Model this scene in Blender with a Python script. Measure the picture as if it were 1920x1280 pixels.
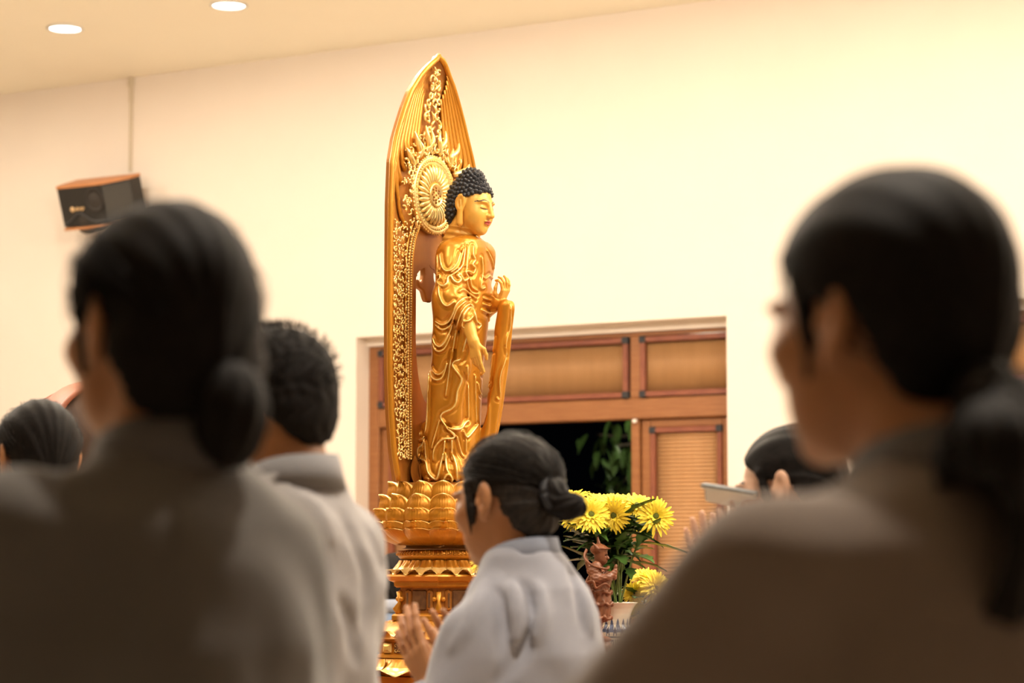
import bpy, bmesh, math, random, time
import numpy as np
from mathutils import Vector, Matrix
from mathutils.bvhtree import BVHTree
T0 = time.time()
R = math.radians
random.seed(7); RNG = np.random.default_rng(7)
S = bpy.context.scene
COL = S.collection
for o in list(bpy.data.objects): bpy.data.objects.remove(o)

# ------------------------------------------------------------ camera, world, lights, exposure
FPX = 4533.0                      # focal length in pixels of a 1920 wide frame
CAM = Vector((0, 0, 1.29)); PITCH = math.atan(420 / FPX)
cd = bpy.data.cameras.new('camera'); cd.sensor_width = 36; cd.lens = FPX / 1920 * 36
cd.dof.use_dof = True; cd.dof.focus_distance = 6.95; cd.dof.aperture_fstop = 3.8
cd.clip_end = 200
cam = bpy.data.objects.new('camera', cd); COL.objects.link(cam)
cam.location = CAM; cam.rotation_euler = (R(90) + PITCH, 0, 0)
S.camera = cam
S.view_settings.view_transform = 'Standard'; S.view_settings.look = 'None'
S.view_settings.gamma = 1; S.view_settings.use_curve_mapping = False
S.view_settings.exposure = 0.95
w = bpy.data.worlds.new('night'); S.world = w; w.use_nodes = True
w.node_tree.nodes['Background'].inputs[0].default_value = (0.10, 0.13, 0.2, 1)
w.node_tree.nodes['Background'].inputs[1].default_value = 0.002

WT = Vector((0.857, -0.515, 0)).normalized()          # along the far wall, to the right
WI = Vector((0.515, 0.857, 0)).normalized()           # out through the far wall
CEIL = 4.29
WARM = (1.0, 0.88, 0.73)

def pix(px, py, d):
    """point on the view ray of a photo pixel at world depth y = d"""
    u = (px - 960) / FPX; v = (640 - py) / FPX
    D = Vector((u, math.cos(PITCH) - v * math.sin(PITCH), math.sin(PITCH) + v * math.cos(PITCH)))
    return CAM + D * (d / D.y)
def ray(px, py):
    u = (px - 960) / FPX; v = (640 - py) / FPX
    return Vector((u, math.cos(PITCH) - v * math.sin(PITCH), math.sin(PITCH) + v * math.cos(PITCH)))
def pixz(px, py, z):
    D = ray(px, py); return CAM + D * ((z - CAM.z) / D.z)

W0 = pixz(1340, 0, CEIL); W0.z = 0                     # a point on the foot of the far wall
def spot(name, loc, target, energy, size, angle, col=WARM, blend=0.6):
    l = bpy.data.lights.new(name, 'SPOT'); l.energy = energy; l.color = col
    l.spot_size = R(angle); l.spot_blend = blend; l.shadow_soft_size = size
    o = bpy.data.objects.new(name, l); COL.objects.link(o); o.location = loc
    o.rotation_euler = (Vector(target) - Vector(loc)).to_track_quat('-Z', 'Y').to_euler()
    return o
E_ROW = [4, 15, 18, 58, 16]
FILL_GLOBE_W = 95                               # watts of each added fill globe
LIGHTS = []                                            # (position) of ceiling downlights, built further down
P1 = pixz(122, 55, CEIL - .01); P2 = pixz(429, 12, CEIL - .01)
STEP = (P2 - P1)
for row, off in enumerate((0.0, 2.2, 4.4, 7.6, 6.4)):
    for k in range(-3, 9):
        if row in (1, 2) and k % 2: continue
        p = P1 + STEP * k - WI * off
        if row == 3 and k != 7: continue
        if row == 4 and k not in (1, 3, 5): continue  # row added to brighten the faces from the left
        LIGHTS.append((p, row, k))
        l = bpy.data.lights.new('downlight_lamp', 'AREA'); l.energy = E_ROW[row]; l.color = WARM
        l.shape = 'DISK'; l.size = .17
        o = bpy.data.objects.new('downlight_lamp', l); COL.objects.link(o); o.location = p - Vector((0, 0, .03))
# track spots on the statue and the hall's front
spot('statue_spot_lamp', (2.3, 4.4, 4.1), (-.2, 7.0, 1.9), 105, .06, 34, (1.0, .86, .58))
spot('statue_spot_lamp', (-1.2, 4.6, 4.1), (-.15, 7.0, 1.7), 25, .06, 34, (1.0, .86, .58))

# ------------------------------------------------------------ helpers
def link(o, parent=None):
    COL.objects.link(o)
    if parent is not None: o.parent = parent
    return o
def tag(o, label=None, cat=None, group=None, kind=None):
    if label: o['label'] = label
    if cat: o['category'] = cat
    if group: o['group'] = group
    if kind: o['kind'] = kind
    return o
def thing(name, label, cat, loc=(0, 0, 0), rz=0.0, group=None):
    o = bpy.data.objects.new(name, None); o.empty_display_size = .05
    link(o); o.location = loc; o.rotation_euler = (0, 0, rz)
    return tag(o, label, cat, group)
def np_mesh(name, V, F, mats=None, smooth=True, midx=None):
    me = bpy.data.meshes.new(name)
    V = np.asarray(V, np.float32); F = np.asarray(F, np.int32)
    if F.ndim == 2:
        n, k = F.shape
        me.vertices.add(len(V)); me.vertices.foreach_set('co', V.ravel())
        me.loops.add(n * k); me.loops.foreach_set('vertex_index', F.ravel())
        me.polygons.add(n); me.polygons.foreach_set('loop_start', np.arange(0, n * k, k, dtype=np.int32))
        me.polygons.foreach_set('use_smooth', np.full(n, smooth))
        if midx is not None: me.polygons.foreach_set('material_index', np.asarray(midx, np.int32))
    me.update(calc_edges=True); me.validate()
    for m in (mats if isinstance(mats, (list, tuple)) else [mats]):
        if m: me.materials.append(m)
    return me
class MB:
    """collects shapes into ONE mesh"""
    def __init__(s): s.V = []; s.F = []; s.M = []; s.SM = []
    def add(s, V, F, mi=0, sm=False):
        b = len(s.V); s.V += [tuple(v) for v in V]
        for f in F: s.F.append([i + b for i in f]); s.M.append(mi); s.SM.append(sm)
        return s
    def box(s, c, d, mi=0, rot=None, bev=0.0):
        x, y, z = (k / 2 for k in d)
        if bev > 0:
            b = min(bev, x * .9, y * .9, z * .9); V = []; 
            rings = []
            for zz, ins in ((-z, b), (-z + b, 0), (z - b, 0), (z, b)):
                X, Y = x - ins, y - ins
                ring = [(-X + b, -Y), (X - b, -Y), (X, -Y + b), (X, Y - b), (X - b, Y), (-X + b, Y), (-X, Y - b), (-X, -Y + b)]
                rings.append(len(V)); V += [(p, q, zz) for p, q in ring]
            F = [list(range(7, -1, -1)), list(range(24, 32))]
            for k in range(3):
                for i in range(8): F.append([k * 8 + i, k * 8 + (i + 1) % 8, k * 8 + 8 + (i + 1) % 8, k * 8 + 8 + i])
        else:
            V = [(sx * x, sy * y, sz * z) for sz in (-1, 1) for sx, sy in ((-1, -1), (1, -1), (1, 1), (-1, 1))]
            F = [[3, 2, 1, 0], [4, 5, 6, 7], [0, 1, 5, 4], [1, 2, 6, 5], [2, 3, 7, 6], [3, 0, 4, 7]]
        c = Vector(c)
        V = [(rot @ Vector(v) if rot else Vector(v)) + c for v in V]
        return s.add(V, F, mi)
    def tube(s, pts, r, n=8, mi=0, cap=True, flat=1.0):
        pts = [Vector(p) for p in pts]; m = len(pts)
        rr = r if isinstance(r, (list, tuple)) else [r] * m
        V = []; F = []; up = None
        for i, p in enumerate(pts):
            t = (pts[min(i + 1, m - 1)] - pts[max(i - 1, 0)])
            t = t.normalized() if t.length > 1e-9 else Vector((0, 0, 1))
            if up is None: up = Vector((0, 0, 1)) if abs(t.z) < .9 else Vector((1, 0, 0))
            a = t.cross(up); a = a.normalized() if a.length > 1e-6 else t.orthogonal().normalized()
            b = a.cross(t).normalized(); up = b
            for k in range(n):
                q = 2 * math.pi * k / n
                V.append(p + a * math.cos(q) * rr[i] + b * math.sin(q) * rr[i] * flat)
        for i in range(m - 1):
            for k in range(n):
                F.append([i * n + k, i * n + (k + 1) % n, (i + 1) * n + (k + 1) % n, (i + 1) * n + k])
        if cap: F.append(list(range(n - 1, -1, -1))); F.append([(m - 1) * n + k for k in range(n)])
        return s.add(V, F, mi, True)
    def lathe(s, prof, n=48, mi=0, sides=None, phase=0.0, sm=True, mod=None, c=(0, 0, 0), cap=True):
        n = sides or n; V = []; F = []; m = len(prof)
        for j, (r, z) in enumerate(prof):
            for k in range(n):
                q = phase + 2 * math.pi * k / n
                rr, zz = (r, z) if mod is None else mod(r, z, q, j)
                V.append((c[0] + rr * math.cos(q), c[1] + rr * math.sin(q), c[2] + zz))
        for j in range(m - 1):
            for k in range(n):
                F.append([j * n + k, j * n + (k + 1) % n, (j + 1) * n + (k + 1) % n, (j + 1) * n + k])
        if cap and prof[0][0] > 1e-5: F.append(list(range(n - 1, -1, -1)))
        if cap and prof[-1][0] > 1e-5: F.append([(m - 1) * n + k for k in range(n)])
        return s.add(V, F, mi, sm)
    def ball(s, c, r, n=8, m=6, mi=0):
        r = (r, r, r) if not hasattr(r, '__len__') else r
        V = [(c[0], c[1], c[2] - r[2])]; F = []
        for j in range(1, m):
            a = math.pi * j / m
            for k in range(n):
                q = 2 * math.pi * k / n
                V.append((c[0] + r[0] * math.sin(a) * math.cos(q), c[1] + r[1] * math.sin(a) * math.sin(q), c[2] - r[2] * math.cos(a)))
        V.append((c[0], c[1], c[2] + r[2])); L = len(V) - 1
        for k in range(n):
            F.append([0, 1 + (k + 1) % n, 1 + k]); F.append([L, L - n + k, L - n + (k + 1) % n])
        for j in range(m - 2):
            for k in range(n):
                F.append([1 + j * n + k, 1 + j * n + (k + 1) % n, 1 + (j + 1) * n + (k + 1) % n, 1 + (j + 1) * n + k])
        return s.add(V, F, mi, True)
    def xf(s, M):
        s.V = [tuple(M @ Vector(v)) for v in s.V]; return s
    def mesh(s, name, mats):
        me = bpy.data.meshes.new(name); me.from_pydata(s.V, [], s.F)
        me.polygons.foreach_set('use_smooth', s.SM); me.polygons.foreach_set('material_index', s.M)
        for m in (mats if isinstance(mats, (list, tuple)) else [mats]): me.materials.append(m)
        me.update(); return me
    def build(s, name, mats, parent=None):
        return link(bpy.data.objects.new(name, s.mesh(name, mats)), parent)
def inst(name, me, parent=None, M=None):
    o = link(bpy.data.objects.new(name, me), parent)
    if M is not None: o.matrix_local = M
    return o
def frame(o, x, y, z):
    """matrix with the given axes"""
    M = Matrix.Identity(4)
    for i, a in enumerate((x, y, z)):
        for j in range(3): M[j][i] = a[j]
    for j in range(3): M[j][3] = o[j]
    return M
def crv(pts, n=8):
    """Catmull-Rom through points"""
    P = [Vector(p) for p in pts]
    if len(P) < 3: n = max(n, 2)
    out = []
    for i in range(len(P) - 1):
        a, b, c, d = P[max(i - 1, 0)], P[i], P[i + 1], P[min(i + 2, len(P) - 1)]
        for k in range(n):
            t = k / n
            out.append(.5 * ((2 * b) + (c - a) * t + (2 * a - 5 * b + 4 * c - d) * t * t + (3 * b - a - 3 * c + d) * t ** 3))
    out.append(P[-1]); return out

# ---- materials
def mat(name, col, rough=.5, metal=0.0, col2=None, scale=20, stretch=(1, 1, 1), bump=0.0, bscale=60, bstretch=(1, 1, 1), sheen=0.0, spec=.5, emit=None, sss=0.0, mix=(.35, .65), wave=None, coat=0.0):
    m = bpy.data.materials.new(name); m.use_nodes = True
    nt = m.node_tree; b = nt.nodes['Principled BSDF']; N = nt.nodes.new; Lk = nt.links.new
    b.inputs['Base Color'].default_value = (*col, 1); b.inputs['Roughness'].default_value = rough
    b.inputs['Metallic'].default_value = metal; b.inputs['Specular IOR Level'].default_value = spec
    if sheen: b.inputs['Sheen Weight'].default_value = sheen; b.inputs['Sheen Roughness'].default_value = .4
    if coat: b.inputs['Coat Weight'].default_value = coat; b.inputs['Coat Roughness'].default_value = .15
    if sss: b.inputs['Subsurface Weight'].default_value = sss; b.inputs['Subsurface Radius'].default_value = (.012, .005, .003)
    if emit: b.inputs['Emission Color'].default_value = (*emit[0], 1); b.inputs['Emission Strength'].default_value = emit[1]
    tc = N('ShaderNodeTexCoord')
    if col2 is not None:
        mp = N('ShaderNodeMapping'); mp.inputs['Scale'].default_value = stretch; Lk(tc.outputs['Object'], mp.inputs['Vector'])
        if wave:
            nz = N('ShaderNodeTexWave'); nz.inputs['Scale'].default_value = scale; nz.inputs['Distortion'].default_value = wave
            nz.inputs['Detail'].default_value = 3; out = nz.outputs['Fac']
        else:
            nz = N('ShaderNodeTexNoise'); nz.inputs['Scale'].default_value = scale; nz.inputs['Detail'].default_value = 5; out = nz.outputs['Fac']
        Lk(mp.outputs['Vector'], nz.inputs['Vector'])
        cr = N('ShaderNodeValToRGB'); cr.color_ramp.elements[0].position = mix[0]; cr.color_ramp.elements[1].position = mix[1]
        cr.color_ramp.elements[0].color = (*col, 1); cr.color_ramp.elements[1].color = (*col2, 1)
        Lk(out, cr.inputs['Fac']); Lk(cr.outputs['Color'], b.inputs['Base Color'])
    if bump:
        mp = N('ShaderNodeMapping'); mp.inputs['Scale'].default_value = bstretch; Lk(tc.outputs['Object'], mp.inputs['Vector'])
        nz = N('ShaderNodeTexNoise'); nz.inputs['Scale'].default_value = bscale; nz.inputs['Detail'].default_value = 4
        Lk(mp.outputs['Vector'], nz.inputs['Vector'])
        bp = N('ShaderNodeBump'); bp.inputs['Strength'].default_value = bump; bp.inputs['Distance'].default_value = .004
        Lk(nz.outputs['Fac'], bp.inputs['Height']); Lk(bp.outputs['Normal'], b.inputs['Normal'])
    return m
M = {}
M['wall'] = mat('cream_plaster', (.84, .745, .655), .85, col2=(.85, .76, .67), scale=3, bump=.08, bscale=40)
M['ceiling'] = mat('ceiling_paint', (.92, .86, .72), .85, col2=(.93, .87, .735), scale=2)
M['dark_wall'] = mat('dark_timber_wall', (.10, .07, .05), .8, col2=(.13, .09, .06), scale=4)
M['floor'] = mat('polished_floor', (.44, .36, .27), .35, col2=(.48, .40, .30), scale=5)
M['wood'] = mat('door_timber', (.26, .098, .030), .42, col2=(.32, .13, .043), scale=6, stretch=(1, 1, 14), bump=.05, bscale=30, bstretch=(1, 1, 14))
M['woodh'] = mat('door_timber_rail', (.26, .098, .030), .42, col2=(.32, .13, .043), scale=6, stretch=(1.2, 1.2, 16), wave=None)
M['mold'] = mat('red_brown_moulding', (.20, .055, .028), .45, col2=(.25, .075, .035), scale=12)
M['ink'] = mat('black_corner_block', (.022, .022, .026), .5)
M['reed'] = mat('tan_ribbed_panel', (.37, .19, .072), .6, col2=(.41, .215, .085), scale=4, stretch=(4, 4, .6))
M['reed_pale'] = mat('pale_tan_ribbed_panel', (.52, .28, .12), .6, col2=(.56, .31, .14), scale=4, stretch=(4, 4, .6))
M['gold'] = mat('gold_painted_wood', (.48, .185, .012), .32, .42, col2=(.58, .25, .022), scale=14, stretch=(1, 1, .25), bump=.05, bscale=50)
M['gold_dk'] = mat('golden_brown_wood', (.33, .115, .016), .40, .25, col2=(.42, .165, .026), scale=16, stretch=(1, 1, .2), bump=.05, bscale=50)
M['gilt'] = mat('gilded_edge', (.90, .60, .17), .27, .55, col2=(.97, .74, .33), scale=40)
M['statue_skin'] = mat('gold_statue_skin', (.66, .33, .055), .38, .12, col2=(.72, .38, .07), scale=12)
M['lips'] = mat('painted_red_lips', (.42, .06, .04), .4)
M['brow'] = mat('painted_brow_line', (.05, .03, .02), .5)
M['curl'] = mat('blue_black_curls', (.018, .019, .026), .42, bump=.1, bscale=80)
M['hair'] = mat('black_hair', (.005, .004, .0035), .65, spec=.14, col2=(.011, .008, .007), scale=60, stretch=(6, 1, 1), bump=.25, bscale=90, bstretch=(6, 1, 2))
M['hair_grey'] = mat('brown_black_hair', (.008, .0065, .006), .55, spec=.2, col2=(.026, .020, .016), scale=60, stretch=(6, 1, 1), bump=.25, bscale=90, bstretch=(6, 1, 2))
M['skin'] = mat('skin', (.43, .195, .085), .5, col2=(.48, .225, .10), scale=18, sss=.12, bump=.05, bscale=120)
M['skin_pale'] = mat('pale_skin', (.62, .36, .24), .5, col2=(.66, .40, .27), scale=18, sss=.12, bump=.05, bscale=120)
M['eye'] = mat('eye_white', (.75, .72, .68), .2); M['iris'] = mat('dark_iris', (.02, .012, .008), .15)
def cloth(name, c): 
    return mat(name, c, .9, col2=tuple(k * 1.12 for k in c), scale=7, sheen=.25, bump=.12, bscale=500, spec=.2)
M['cloth_d'] = cloth('pale_grey_cotton', (.31, .318, .37)); M['cloth_c'] = cloth('warm_grey_cotton', (.34, .325, .33))
M['cloth_a'] = cloth('grey_cotton', (.12, .112, .106)); M['cloth_b'] = cloth('brown_grey_cotton', (.20, .16, .135))
M['collar_d'] = cloth('blue_grey_collar', (.23, .25, .31)); M['collar_c'] = cloth('grey_collar', (.23, .225, .235))
M['collar_a'] = cloth('dark_grey_collar', (.13, .125, .13))
M['band'] = mat('black_hair_band', (.012, .013, .018), .6, bump=.2, bscale=200)
print('setup', time.time() - T0)

# ------------------------------------------------------------ signed distance modelling
f32 = np.float32
def A3(v): return np.asarray(tuple(v), f32)
def ell(P, c, r, Rm=None):
    q = P - A3(c)
    if Rm is not None: q = q @ Rm
    r = A3(r); k0 = np.linalg.norm(q / r, axis=1); k1 = np.linalg.norm(q / (r * r), axis=1) + 1e-9
    return k0 * (k0 - 1) / k1
def cone(P, a, b, ra, rb):
    a = A3(a); b = A3(b); ab = b - a
    t = np.clip(((P - a) @ ab) / (ab @ ab + 1e-12), 0, 1)
    return np.linalg.norm(P - a - t[:, None] * ab, axis=1) - (ra + t * (rb - ra))
def smin(a, b, k):
    h = np.maximum(k - np.abs(a - b), 0) / k
    return np.minimum(a, b) - h * h * k * .25
def smax(a, b, k): return -smin(-a, -b, k)
def chain(P, pts, rr, k=.01, d=None):
    for i in range(len(pts) - 1):
        e = cone(P, pts[i], pts[i + 1], rr[i], rr[i + 1]); d = e if d is None else smin(d, e, k)
    return d
def column(P, tab):
    """vertical body of elliptic section: rows (z, cx, cy, a, b), top first"""
    tab = sorted(tab); z = [t[0] for t in tab]
    g = [np.interp(P[:, 2], z, [t[i] for t in tab]).astype(f32) for i in range(1, 5)]
    m = np.minimum(g[2], g[3])
    q = np.sqrt(((P[:, 0] - g[0]) / g[2]) ** 2 + ((P[:, 1] - g[1]) / g[3]) ** 2)
    d = (q - 1) * m * .9
    return smax(smax(d, P[:, 2] - z[-1], .02), z[0] - P[:, 2], .01)
def polygonise(fn, lo, hi, h, B=6, slack=1.9):
    lo = np.asarray(lo, f32); hi = np.asarray(hi, f32)
    nb = np.ceil((hi - lo) / (h * B)).astype(int) + 1
    bc = [lo[i] + (np.arange(nb[i]) + .5) * h * B - h * .5 for i in range(3)]
    C = np.stack(np.meshgrid(*bc, indexing='ij'), -1).reshape(-1, 3).astype(f32)
    dc = fn(C); act = np.abs(dc) < h * B * .87 * slack
    n = nb * B
    D = np.repeat(np.repeat(np.repeat(np.where(dc < 0, -1., 1.).astype(f32).reshape(nb), B, 0), B, 1), B, 2)
    ids = np.nonzero(act)[0]; bi = np.stack(np.unravel_index(ids, nb), -1)
    loc = np.stack(np.meshgrid(*[np.arange(B)] * 3, indexing='ij'), -1).reshape(-1, 3)
    for s in range(0, len(bi), 4000):
        g = (bi[s:s + 4000, None, :] * B + loc[None]).reshape(-1, 3)
        D[g[:, 0], g[:, 1], g[:, 2]] = fn((lo + g * h).astype(f32))
    sg = D < 0
    Q = [slice(0, -1), slice(1, None)]
    cnt = np.zeros(n - 1, np.int8)
    for a in (0, 1):
        for b in (0, 1):
            for c in (0, 1): cnt += sg[Q[a], Q[b], Q[c]]
    cell = np.stack(np.nonzero((cnt > 0) & (cnt < 8)), -1)
    idx = np.full(n - 1, -1, np.int32); idx[cell[:, 0], cell[:, 1], cell[:, 2]] = np.arange(len(cell))
    acc = np.zeros((len(cell), 3), f32); num = np.zeros(len(cell), f32)
    cor = [(a, b, c) for a in (0, 1) for b in (0, 1) for c in (0, 1)]
    val = {k: D[cell[:, 0] + k[0], cell[:, 1] + k[1], cell[:, 2] + k[2]] for k in cor}
    for k in cor:
        for ax in range(3):
            if k[ax]: continue
            k2 = list(k); k2[ax] = 1; k2 = tuple(k2)
            a, b = val[k], val[k2]; x = (a < 0) != (b < 0)
            t = np.where(x, a / np.where(x, a - b, 1), 0)
            p = np.tile(np.asarray(k, f32), (len(cell), 1)); p[:, ax] += t
            acc += p * x[:, None]; num += x
    V = lo + (cell + acc / np.maximum(num, 1)[:, None]) * h
    F = []
    for ax in range(3):
        s1 = [slice(None)] * 3; s2 = [slice(None)] * 3; s1[ax] = slice(0, -1); s2[ax] = slice(1, None)
        a = sg[tuple(s1)]; b = sg[tuple(s2)]
        e = np.stack(np.nonzero(a != b), -1)
        o1, o2 = [(1, 2), (2, 0), (0, 1)][ax]
        ok = (e[:, o1] > 0) & (e[:, o2] > 0) & (e[:, o1] < n[o1] - 1) & (e[:, o2] < n[o2] - 1); e = e[ok]
        fl = a[e[:, 0], e[:, 1], e[:, 2]]
        def at(d1, d2):
            q = e.copy(); q[:, o1] -= d1; q[:, o2] -= d2
            return idx[q[:, 0], q[:, 1], q[:, 2]]
        quad = np.stack([at(1, 1), at(0, 1), at(0, 0), at(1, 0)], -1)
        quad[~fl] = quad[~fl][:, ::-1]; F.append(quad)
    F = np.concatenate(F); F = F[(F >= 0).all(1)]
    return V, F
def sdf_obj(name, fn, lo, hi, h, mats, parent=None, paint=None, slack=1.9):
    V, F = polygonise(fn, lo, hi, h, slack=slack)
    mi = paint(V[F].mean(1)) if paint else None
    return link(bpy.data.objects.new(name, np_mesh(name, V, F, mats, True, mi)), parent)
def rotm(rx=0, ry=0, rz=0):
    return np.array((Matrix.Rotation(rz, 3, 'Z') @ Matrix.Rotation(ry, 3, 'Y') @ Matrix.Rotation(rx, 3, 'X')), f32)
def hand(P, o, fz, pn, tx, s=1.0, bend=(.15, .15, .15, .15), spread=.09, thumb_in=.3, d=None):
    """palm, five jointed fingers; o wrist, fz along fingers, pn out of the palm, tx to the thumb"""
    o, fz, pn, tx = (Vector(v) for v in (o, fz, pn, tx))
    fz = fz.normalized(); pn = (pn - fz * pn.dot(fz)).normalized(); tx = (fz.cross(pn) * (1 if fz.cross(pn).dot(tx) > 0 else -1)).normalized()
    W = lambda x, y, z: o + (tx * x + pn * y + fz * z) * s
    e = None
    for x0, x1 in ((.016, .029), (.006, .010), (-.006, -.010), (-.016, -.029)):
        c = cone(P, W(x0, 0, .0), W(x1, 0, .082), .0155 * s, .0115 * s); e = c if e is None else smin(e, c, .012 * s)
    e = smin(e, ell(P, W(.022, .010, .035), (.017 * s,) * 3), .012 * s)
    base = (.029, .010, -.010, -.029); ln = ((.042, .026, .02), (.046, .03, .021), (.042, .028, .02), (.033, .021, .018))
    for i in range(4):
        p = Vector((base[i], 0, .085)); sp = (1.5 - i) * spread; b = bend[i]; ang = b * .8
        for j in range(3):
            dirv = Vector((math.sin(sp) * math.cos(ang), math.sin(ang), math.cos(sp) * math.cos(ang)))
            q = p + dirv * ln[i][j]
            r0 = (.0098, .0088, .0078)[j] * (.9 if i == 3 else 1)
            e = smin(e, cone(P, W(*p), W(*q), r0 * s, r0 * .88 * s), .004 * s)
            p = q; ang += b
    t0 = Vector((.020, .004, .018)); t1 = Vector((.046, .010 + .02 * thumb_in, .05)); t2 = Vector((.054 - .01 * thumb_in, .014 + .03 * thumb_in, .08)); t3 = Vector((.054 - .02 * thumb_in, .014 + .04 * thumb_in, .104))
    for a, b, ra, rb in ((t0, t1, .014, .0115), (t1, t2, .0112, .0098), (t2, t3, .0098, .008)):
        e = smin(e, cone(P, W(*a), W(*b), ra * s, rb * s), .006 * s)
    return e if d is None else smin(d, e, .012 * s)
#MARK_ROOM
# ------------------------------------------------------------ the room
def wp(px, py, v=0.0):
    """photo pixel -> (u along the far wall, z) on the plane v behind the wall face"""
    D = ray(px, py); t = ((W0 - CAM).dot(WI) + v) / D.dot(WI); p = CAM + D * t
    return (p - W0).dot(WT), p.z
def wpt(u, v, z): return W0 + WT * u + WI * v + Vector((0, 0, z))
WROT = Matrix((WT, WI, (0, 0, 1))).transposed()        # columns: along, out, up
WRZ = math.atan2(WT.y, WT.x)
uL, zT1 = wp(668, 632); uR, zT2 = wp(1362, 592); zTop = (zT1 + zT2) / 2; print('ztop', zT1, zT2)
du2 = wp(1800, 565)[0] - uL
UMIN, UMAX, DEPTH = -9.5, 9.0, 15.0
def wall_boxes(mb, u0, u1, z0, z1, th=.30):
    mb.box(wpt((u0 + u1) / 2, th / 2, (z0 + z1) / 2), (u1 - u0, th, z1 - z0), rot=WROT)
mb = MB()
wall_boxes(mb, UMIN, uL, 0, CEIL); wall_boxes(mb, uR, uL + du2, 0, CEIL); wall_boxes(mb, uR + du2, UMAX, 0, CEIL)
wall_boxes(mb, uL, uR, zTop, CEIL); wall_boxes(mb, uL + du2, uR + du2, zTop, CEIL)
tag(mb.build('wall_back', M['wall']), kind='structure')
cU = (UMIN + UMAX) / 2
tag(MB().box(wpt(cU, -DEPTH / 2 + .3, CEIL + .1), (UMAX - UMIN + .6, DEPTH + .6, .2), rot=WROT).build('ceiling', M['ceiling']), kind='structure')
tag(MB().box(wpt(cU, -DEPTH / 2 + .3, -.1), (UMAX - UMIN + .6, DEPTH + .6, .2), rot=WROT).build('floor', M['floor']), kind='structure')
tag(MB().box(wpt(UMIN - .15, -DEPTH / 2, CEIL / 2), (.3, DEPTH, CEIL), rot=WROT).build('wall_left', M['wall']), kind='structure')
tag(MB().box(wpt(UMAX + .15, -DEPTH / 2, CEIL / 2), (.3, DEPTH, CEIL), rot=WROT).build('wall_right', M['dark_wall']), kind='structure')
tag(MB().box(wpt(cU, -DEPTH - .15, CEIL / 2), (UMAX - UMIN, .3, CEIL), rot=WROT).build('wall_front', M['dark_wall']), kind='structure')
tag(MB().box(wpt((UMIN + uL) / 2, -.01, .06), (uL - UMIN, .02, .12), rot=WROT).build('baseboard_back', M['wood']), kind='structure')
tag(MB().box(wpt(cU + 2, 14.5, -.16), (40, 28, .1), rot=WROT).build('ground_outside', mat('dark_paving', (.05, .05, .045), .9, col2=(.07, .07, .06), scale=6)), kind='structure')

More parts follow.
